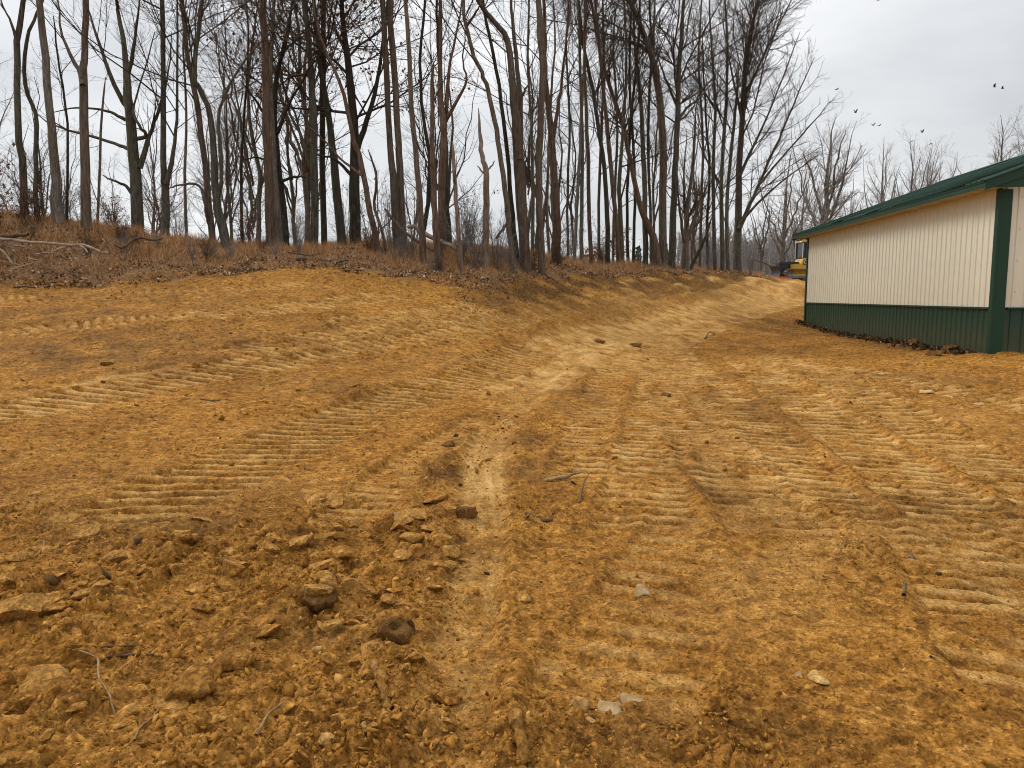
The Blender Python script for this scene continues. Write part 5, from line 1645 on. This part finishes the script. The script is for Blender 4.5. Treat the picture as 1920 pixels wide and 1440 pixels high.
place('dark_clod', 596, 1130, 70, 42, M_CLODDARK, 'dark mossy clod lying above the lower left clods', 'clod', rough=.75, sink=.45)
place('dark_clod', 738, 1182, 74, 52, M_CLODDARK, 'dark wet lump left of the smooth wheel strip', 'clod', rough=.75, sink=.45)
place('dark_clod', 495, 1163, 50, 28, M_CLOD, 'brown angular clod left of the dark mossy clod', 'clod', rough=.5)
place('dark_clod', 870, 968, 36, 24, M_CLODDARK, 'dark wet clump touching the pale blade scrape', 'clod', rough=.5)
place('dark_clod', 843, 838, 26, 14, M_CLODDARK, 'small dark lump above the pale blade scrape', 'clod', rough=.5)
place('dark_clod', 201, 684, 22, 13, M_CLODDARK, 'dark lump on the slope at middle left', 'clod', rough=.5)
place('dark_clod', 1126, 642, 18, 8, M_CLODDARK, 'dark lump on the haul road, left one of two', 'clod', rough=.5)
place('dark_clod', 1190, 648, 22, 7, M_CLODDARK, 'flat dark lump on the haul road, right one of two', 'clod', rough=.5)
place('dark_clod', 1250, 742, 20, 9, M_CLODDARK, 'dark lump between two track prints right of centre', 'clod', rough=.5)
place('stone', 1093, 1322, 36, 28, M_DUSTY, 'pale rounded stone in the foreground right of centre', 'stone', rough=.2)
place('flat_stone', 1142, 1332, 52, 18, M_DUSTYGREY, 'flat grey stone beside the pale rounded stone', 'stone', sink=.45, rough=.25)
place('flat_stone', 1188, 1314, 44, 11, M_DUSTYGREY, 'thin grey stone flake right of the flat grey stone', 'stone', sink=.45, rough=.25)
place('stone', 1108, 1362, 16, 16, M_DUSTY, 'small pale stone below the flat grey stone', 'stone', rough=.25)
place('flat_stone', 1202, 1108, 40, 24, M_DUSTYGREY, 'grey half-buried stone right of centre', 'stone', sink=.4, rough=.25)
place('stone', 981, 1120, 34, 20, M_CLODPALE, 'pale clay nugget near the middle of the foreground', 'stone', rough=.35)
place('stone', 620, 1397, 42, 32, M_DUSTY, 'cream stone at the bottom left of centre', 'stone', rough=.3)
place('stone', 682, 1390, 16, 22, M_DUSTY, 'small cream pebble right of the cream stone', 'stone', rough=.2)
place('stone', 598, 1220, 18, 16, M_DUSTY, 'small pale pebble right of the rounded clods', 'stone', rough=.2)
place('flat_stone', 1530, 1276, 42, 12, M_DUSTY, 'flat cream stone flake at lower right', 'stone', sink=.45, rough=.3)
place('stone', 1500, 1268, 14, 8, M_DUSTYGREY, 'small grey stone left of the flat cream flake', 'stone', rough=.3)
place('stone', 1740, 738, 24, 9, M_STONE, 'white-topped stone in the track prints at right, left one of two', 'stone', rough=.3)
place('stone', 1775, 744, 26, 7, M_STONE, 'white-topped stone in the track prints at right, right one of two', 'stone', rough=.3)
place('stone', 1838, 760, 16, 8, M_STONE, 'small pale stone farther right of the white-topped stones', 'stone', rough=.3)
place('clay_slab', 100, 1282, 118, 40, M_CLODPALE, 'cracked clay slab at the lower left edge', 'clod', depth=.6, sink=.4, rough=.18, rz=-.25, tilt=(.25, .12))
place('clay_slab', 105, 985, 66, 28, M_CLODPALE, 'pale clay slab tipped up at middle left', 'clod', depth=.6, sink=.35, rough=.2, rz=.2, tilt=(.3, -.2))
place('clay_slab', 150, 1004, 64, 30, M_CLODPALE, 'clay slab leaning against the pale tipped slab', 'clod', depth=.6, sink=.4, rough=.2, tilt=(.35, -.15))
place('clay_slab', 672, 1106, 66, 46, M_CLODPALE, 'upright pale clay chunk right of the dark mossy clod', 'clod', depth=.6, sink=.3, rough=.25, tilt=(.5, .3))
place('clay_slab', 605, 1102, 52, 36, M_CLODPALE, 'pale rounded clay chunk above the dark mossy clod', 'clod', sink=.35, rough=.25)
place('clay_slab', 30, 1160, 90, 56, M_CLODPALE, 'big pale clay chunk at the left edge', 'clod', depth=.8, sink=.42, rough=.22)
place('clay_slab', 180, 1172, 44, 16, M_CLODPALE, 'thin pale clay flake right of the big left edge chunk', 'clod', depth=.6, sink=.35, rough=.2, tilt=(.2, .3))
place('clay_slab', 365, 1098, 44, 22, M_CLODPALE, 'pale clay flake in the middle of the churned patch', 'clod', depth=.6, sink=.35, rough=.2, tilt=(.2, -.2))
rs_ = np.random.default_rng(9)
for i in range(190):
    cx, cy, sg = [(330, 1060, 190), (560, 1060, 120), (140, 1130, 110), (740, 1200, 60), (700, 1330, 90), (300, 1340, 240), (620, 960, 110), (820, 1000, 40)][i % 8]
    px, py = np.clip(rs_.normal(cx, sg), 5, 870), np.clip(rs_.normal(cy, 60), 945, 1430)
    w = rs_.uniform(18, 52)
    pale = rs_.uniform() < .4
    place('clay_chunk', px, py, w, w * rs_.uniform(.28, .55), M_CLODPALE if pale else M_CLOD, 'rough ochre clay chunk in the churned patch at lower left', 'clod', 'clay chunks in the churned patch', depth=rs_.uniform(.6, 1.1), sink=rs_.uniform(.3, .45), rough=.22, sub=2 if w < 30 else 3, tilt=(rs_.normal() * .25, rs_.normal() * .25), rz=rs_.uniform(0, 6.28))

def stick(label, pts, wpx, mat, name='twig', cat='twig', lift=0.006, taper=.5, group=None, sides=5):
    P = []
    for q in pts:
        p = on_ground(q[0], q[1]); h = q[2] if len(q) > 2 else 0
        P.append([p[0], p[1], gz(p[0], p[1]) + lift + h])
    P = np.array(P)
    D = np.linalg.norm(P - [0, 0, CAMZ], axis=1).mean()
    r = wpx * D / FPX / 2
    k = max(9, len(P) * 4)
    C = catmull(P, k); Rr = r * np.linspace(1, taper, k) * (1 + .2 * np.random.default_rng(len(label)).normal(size=k)).clip(.7, 1.4)
    C[1:-1] += np.random.default_rng(len(label) + 1).normal(size=(k - 2, 3)) * r * .18
    tb = Tubes(); tb.add(C, Rr, sides)
    o = mesh_obj(name, tb.mesh(name, mat, C[0]), None, C[0])
    return tag(o, label, cat, group)
stick('thick muddy root pointing at the viewer, left of the wheel strip', [(702, 1258, .03), (715, 1290, .02), (728, 1330, .01), (738, 1362)], 20, M_ROOT, 'muddy_root', 'root', .01, .55, sides=9)
stick('muddy root stub at the bottom edge near centre', [(968, 1382, .02), (975, 1410, .02), (985, 1450)], 26, M_ROOT, 'muddy_root', 'root', .01, .8, sides=9)
stick('bent thin pale root at lower left, curving down to the right', [(150, 1234), (182, 1240, .02), (186, 1275, .01), (205, 1308), (214, 1330)], 4, M_STICK, 'thin_root', 'root')
stick('pale straight twig left of the curved twig at lower left', [(222, 1358), (258, 1343)], 5, M_STICK)
stick('curved pale twig below the largest clod', [(252, 1388), (262, 1362), (285, 1345), (298, 1328)], 4, M_STICK)
stick('splintered pale stick right of the largest clod', [(480, 1372), (505, 1345, .01), (532, 1322)], 8, M_STICK, 'splintered_stick', 'stick', .01, .4)
stick('upper one of two dark twigs lying together at lower left', [(190, 1222), (235, 1216), (285, 1207)], 4, M_DARKWOOD)
stick('lower one of two dark twigs lying together at lower left', [(200, 1230), (245, 1224), (290, 1228)], 6, M_DARKWOOD)
stick('thin looped rootlet at middle left', [(66, 1042), (82, 1022, .02), (80, 1005)], 3, M_STICK, 'rootlet', 'root')
stick('bark chip with a raised end right of the pale blade scrape', [(1022, 905), (1050, 905, .012), (1075, 900, .015), (1090, 897, .03)], 9, M_STICK, 'bark_chip', 'bark', .01, .5)
stick('flat dark wood strip below the bark chip', [(985, 975), (1010, 978), (1036, 977)], 9, M_DARKWOOD, 'wood_strip', 'wood', .004, .8)
stick('small dark twig standing on end below the bark chip', [(1086, 946), (1093, 932, .05), (1104, 916, .09)], 4, M_DARKWOOD)
stick('dark leaf stalk upright in the dirt at lower right', [(1694, 1128), (1696, 1118, .03), (1694, 1110, .045)], 7, M_DARKWOOD, 'leaf_stalk', 'leaf')
stick('thin dark twig at the middle left, lying along a track print', [(375, 754), (400, 757), (428, 755)], 3, M_DARKWOOD)
stick('dark thin twig standing up on the haul road', [(1322, 636), (1330, 628, .08), (1342, 632, .05)], 3, M_DARKWOOD)
stick('pale chip lying at lower right', [(1744, 1256), (1752, 1248)], 5, M_STONE, 'pale_chip', 'chip')
stick('pale woody splinter near the right of the haul road', [(1150, 828), (1170, 832)], 5, M_STICK, 'wood_splinter', 'wood')

# ---- loose crumbs: too many to count
ICO = None
def crumbs(n, rs, r0, r1, s0, s1, mat, name, label, b0=-38, b1=38, weight=True, lump=.3):
    T = np.array([(x, y, z) for z in (-1, 1) for y in (-1, 1) for x in (-1, 1)], float) * .75
    F = np.array([[0, 2, 3, 1], [4, 5, 7, 6], [0, 1, 5, 4], [2, 6, 7, 3], [0, 4, 6, 2], [1, 3, 7, 5]])
    F = np.concatenate([F[:, [0, 1, 2]], F[:, [0, 2, 3]]])
    b = R(1) * rs.uniform(b0, b1, n); r = r0 * (r1 / r0) ** (rs.uniform(0, 1, n))
    x, y = np.sin(b) * r, np.cos(b) * r
    ch = np.zeros(n)
    for cx, cy, rad, a in CH: ch = np.maximum(ch, a * np.exp(-((x - cx) ** 2 + (y - cy) ** 2) / (rad * rad)))
    k = rs.uniform(0, 1, n) < (.28 + .9 * ch + .35 * fbm(x * 1.3, y * 1.3, 501, 3)) if weight else np.ones(n, bool)
    x, y, ch = x[k], y[k], ch[k]; n = len(x)
    z = ground_fields(x, y)[0]
    s = (s0 * (s1 / s0) ** (rs.uniform(0, 1, n) ** 2.6)) * (1 + .8 * ch)
    sc = s[:, None] * rs.uniform(.45, 1.4, (n, 3)); sc[:, 2] *= .7
    V = (T[None] + lump * rs.normal(size=(n, len(T), 3))) * sc[:, None, :]
    tl = rs.normal(size=(n, 2)) * .5
    V[..., 2] += V[..., 0] * tl[:, :1] + V[..., 1] * tl[:, 1:]
    a = rs.uniform(0, 6.28, n); ca, sa = np.cos(a)[:, None], np.sin(a)[:, None]
    V = np.stack([V[..., 0] * ca - V[..., 1] * sa, V[..., 0] * sa + V[..., 1] * ca, V[..., 2]], -1)
    V += np.stack([x, y, z + s * .1], 1)[:, None, :]
    FF = (F[None] + (np.arange(n) * len(T))[:, None, None]).reshape(-1, F.shape[1])
    o = mesh_obj(name, tri_mesh(name, V.reshape(-1, 3), FF, mat, False))
    tag(o, label, 'soil crumbs', None, 'stuff')
rc = np.random.default_rng(71)
crumbs(33000, rc, 2.2, 9.5, .0022, .0105, M_CRUMB, 'soil_crumbs', 'loose ochre soil crumbs over the foreground dirt')
crumbs(7000, rc, 7, 22, .006, .028, M_CRUMB, 'soil_clods', 'small ochre clods scattered over the middle ground')
crumbs(420, rc, 4, 24, .005, .022, M_DEBRIS, 'dark_crumbs', 'dark bits of topsoil and leaf scattered on the ochre dirt')
# debris along the foot of the barn
def barn_debris(n, rs):
    ly = rs.uniform(.3, BLEN, n); lx = -np.abs(rs.normal(size=n)) * (.16 + .18 * np.clip(fbm(ly * .8, ly * 0 + 3, 7, 2), 0, 1)) - .07
    x = BA[0] + BG[0] * lx + BDIR[0] * ly; y = BA[1] + BG[1] * lx + BDIR[1] * ly
    z = ground_fields(x, y)[0] + rs.uniform(0, .05, n)
    o = mesh_obj('leaf_debris', leaf_quads('leaf_debris', np.stack([x, y, z], 1), .09, M_DEBRIS, rs))
    tag(o, 'dark leaves and scraps piled along the foot of the barn wall', 'leaves', None, 'stuff')
barn_debris(3200, rc)
for i, (px, py, w, h, lb) in enumerate([(1560, 622, 16, 8, 'dark clod by the far end of the barn wall'), (1640, 640, 18, 9, 'dark clod at the middle of the barn foot'),
        (1715, 650, 24, 12, 'dark clod under the middle of the barn wall'), (1780, 660, 34, 20, 'larger brown clod near the barn corner'), (1752, 668, 26, 14, 'dark clod left of the larger brown clod by the barn corner')]):
    place('dark_clod', px, py, w, h, M_CLODDARK, lb, 'clod', rough=.5)
print('OBJECTS', len(bpy.data.objects), 'TRIS', sum(len(m.polygons) * 2 for m in bpy.data.meshes if m.users))
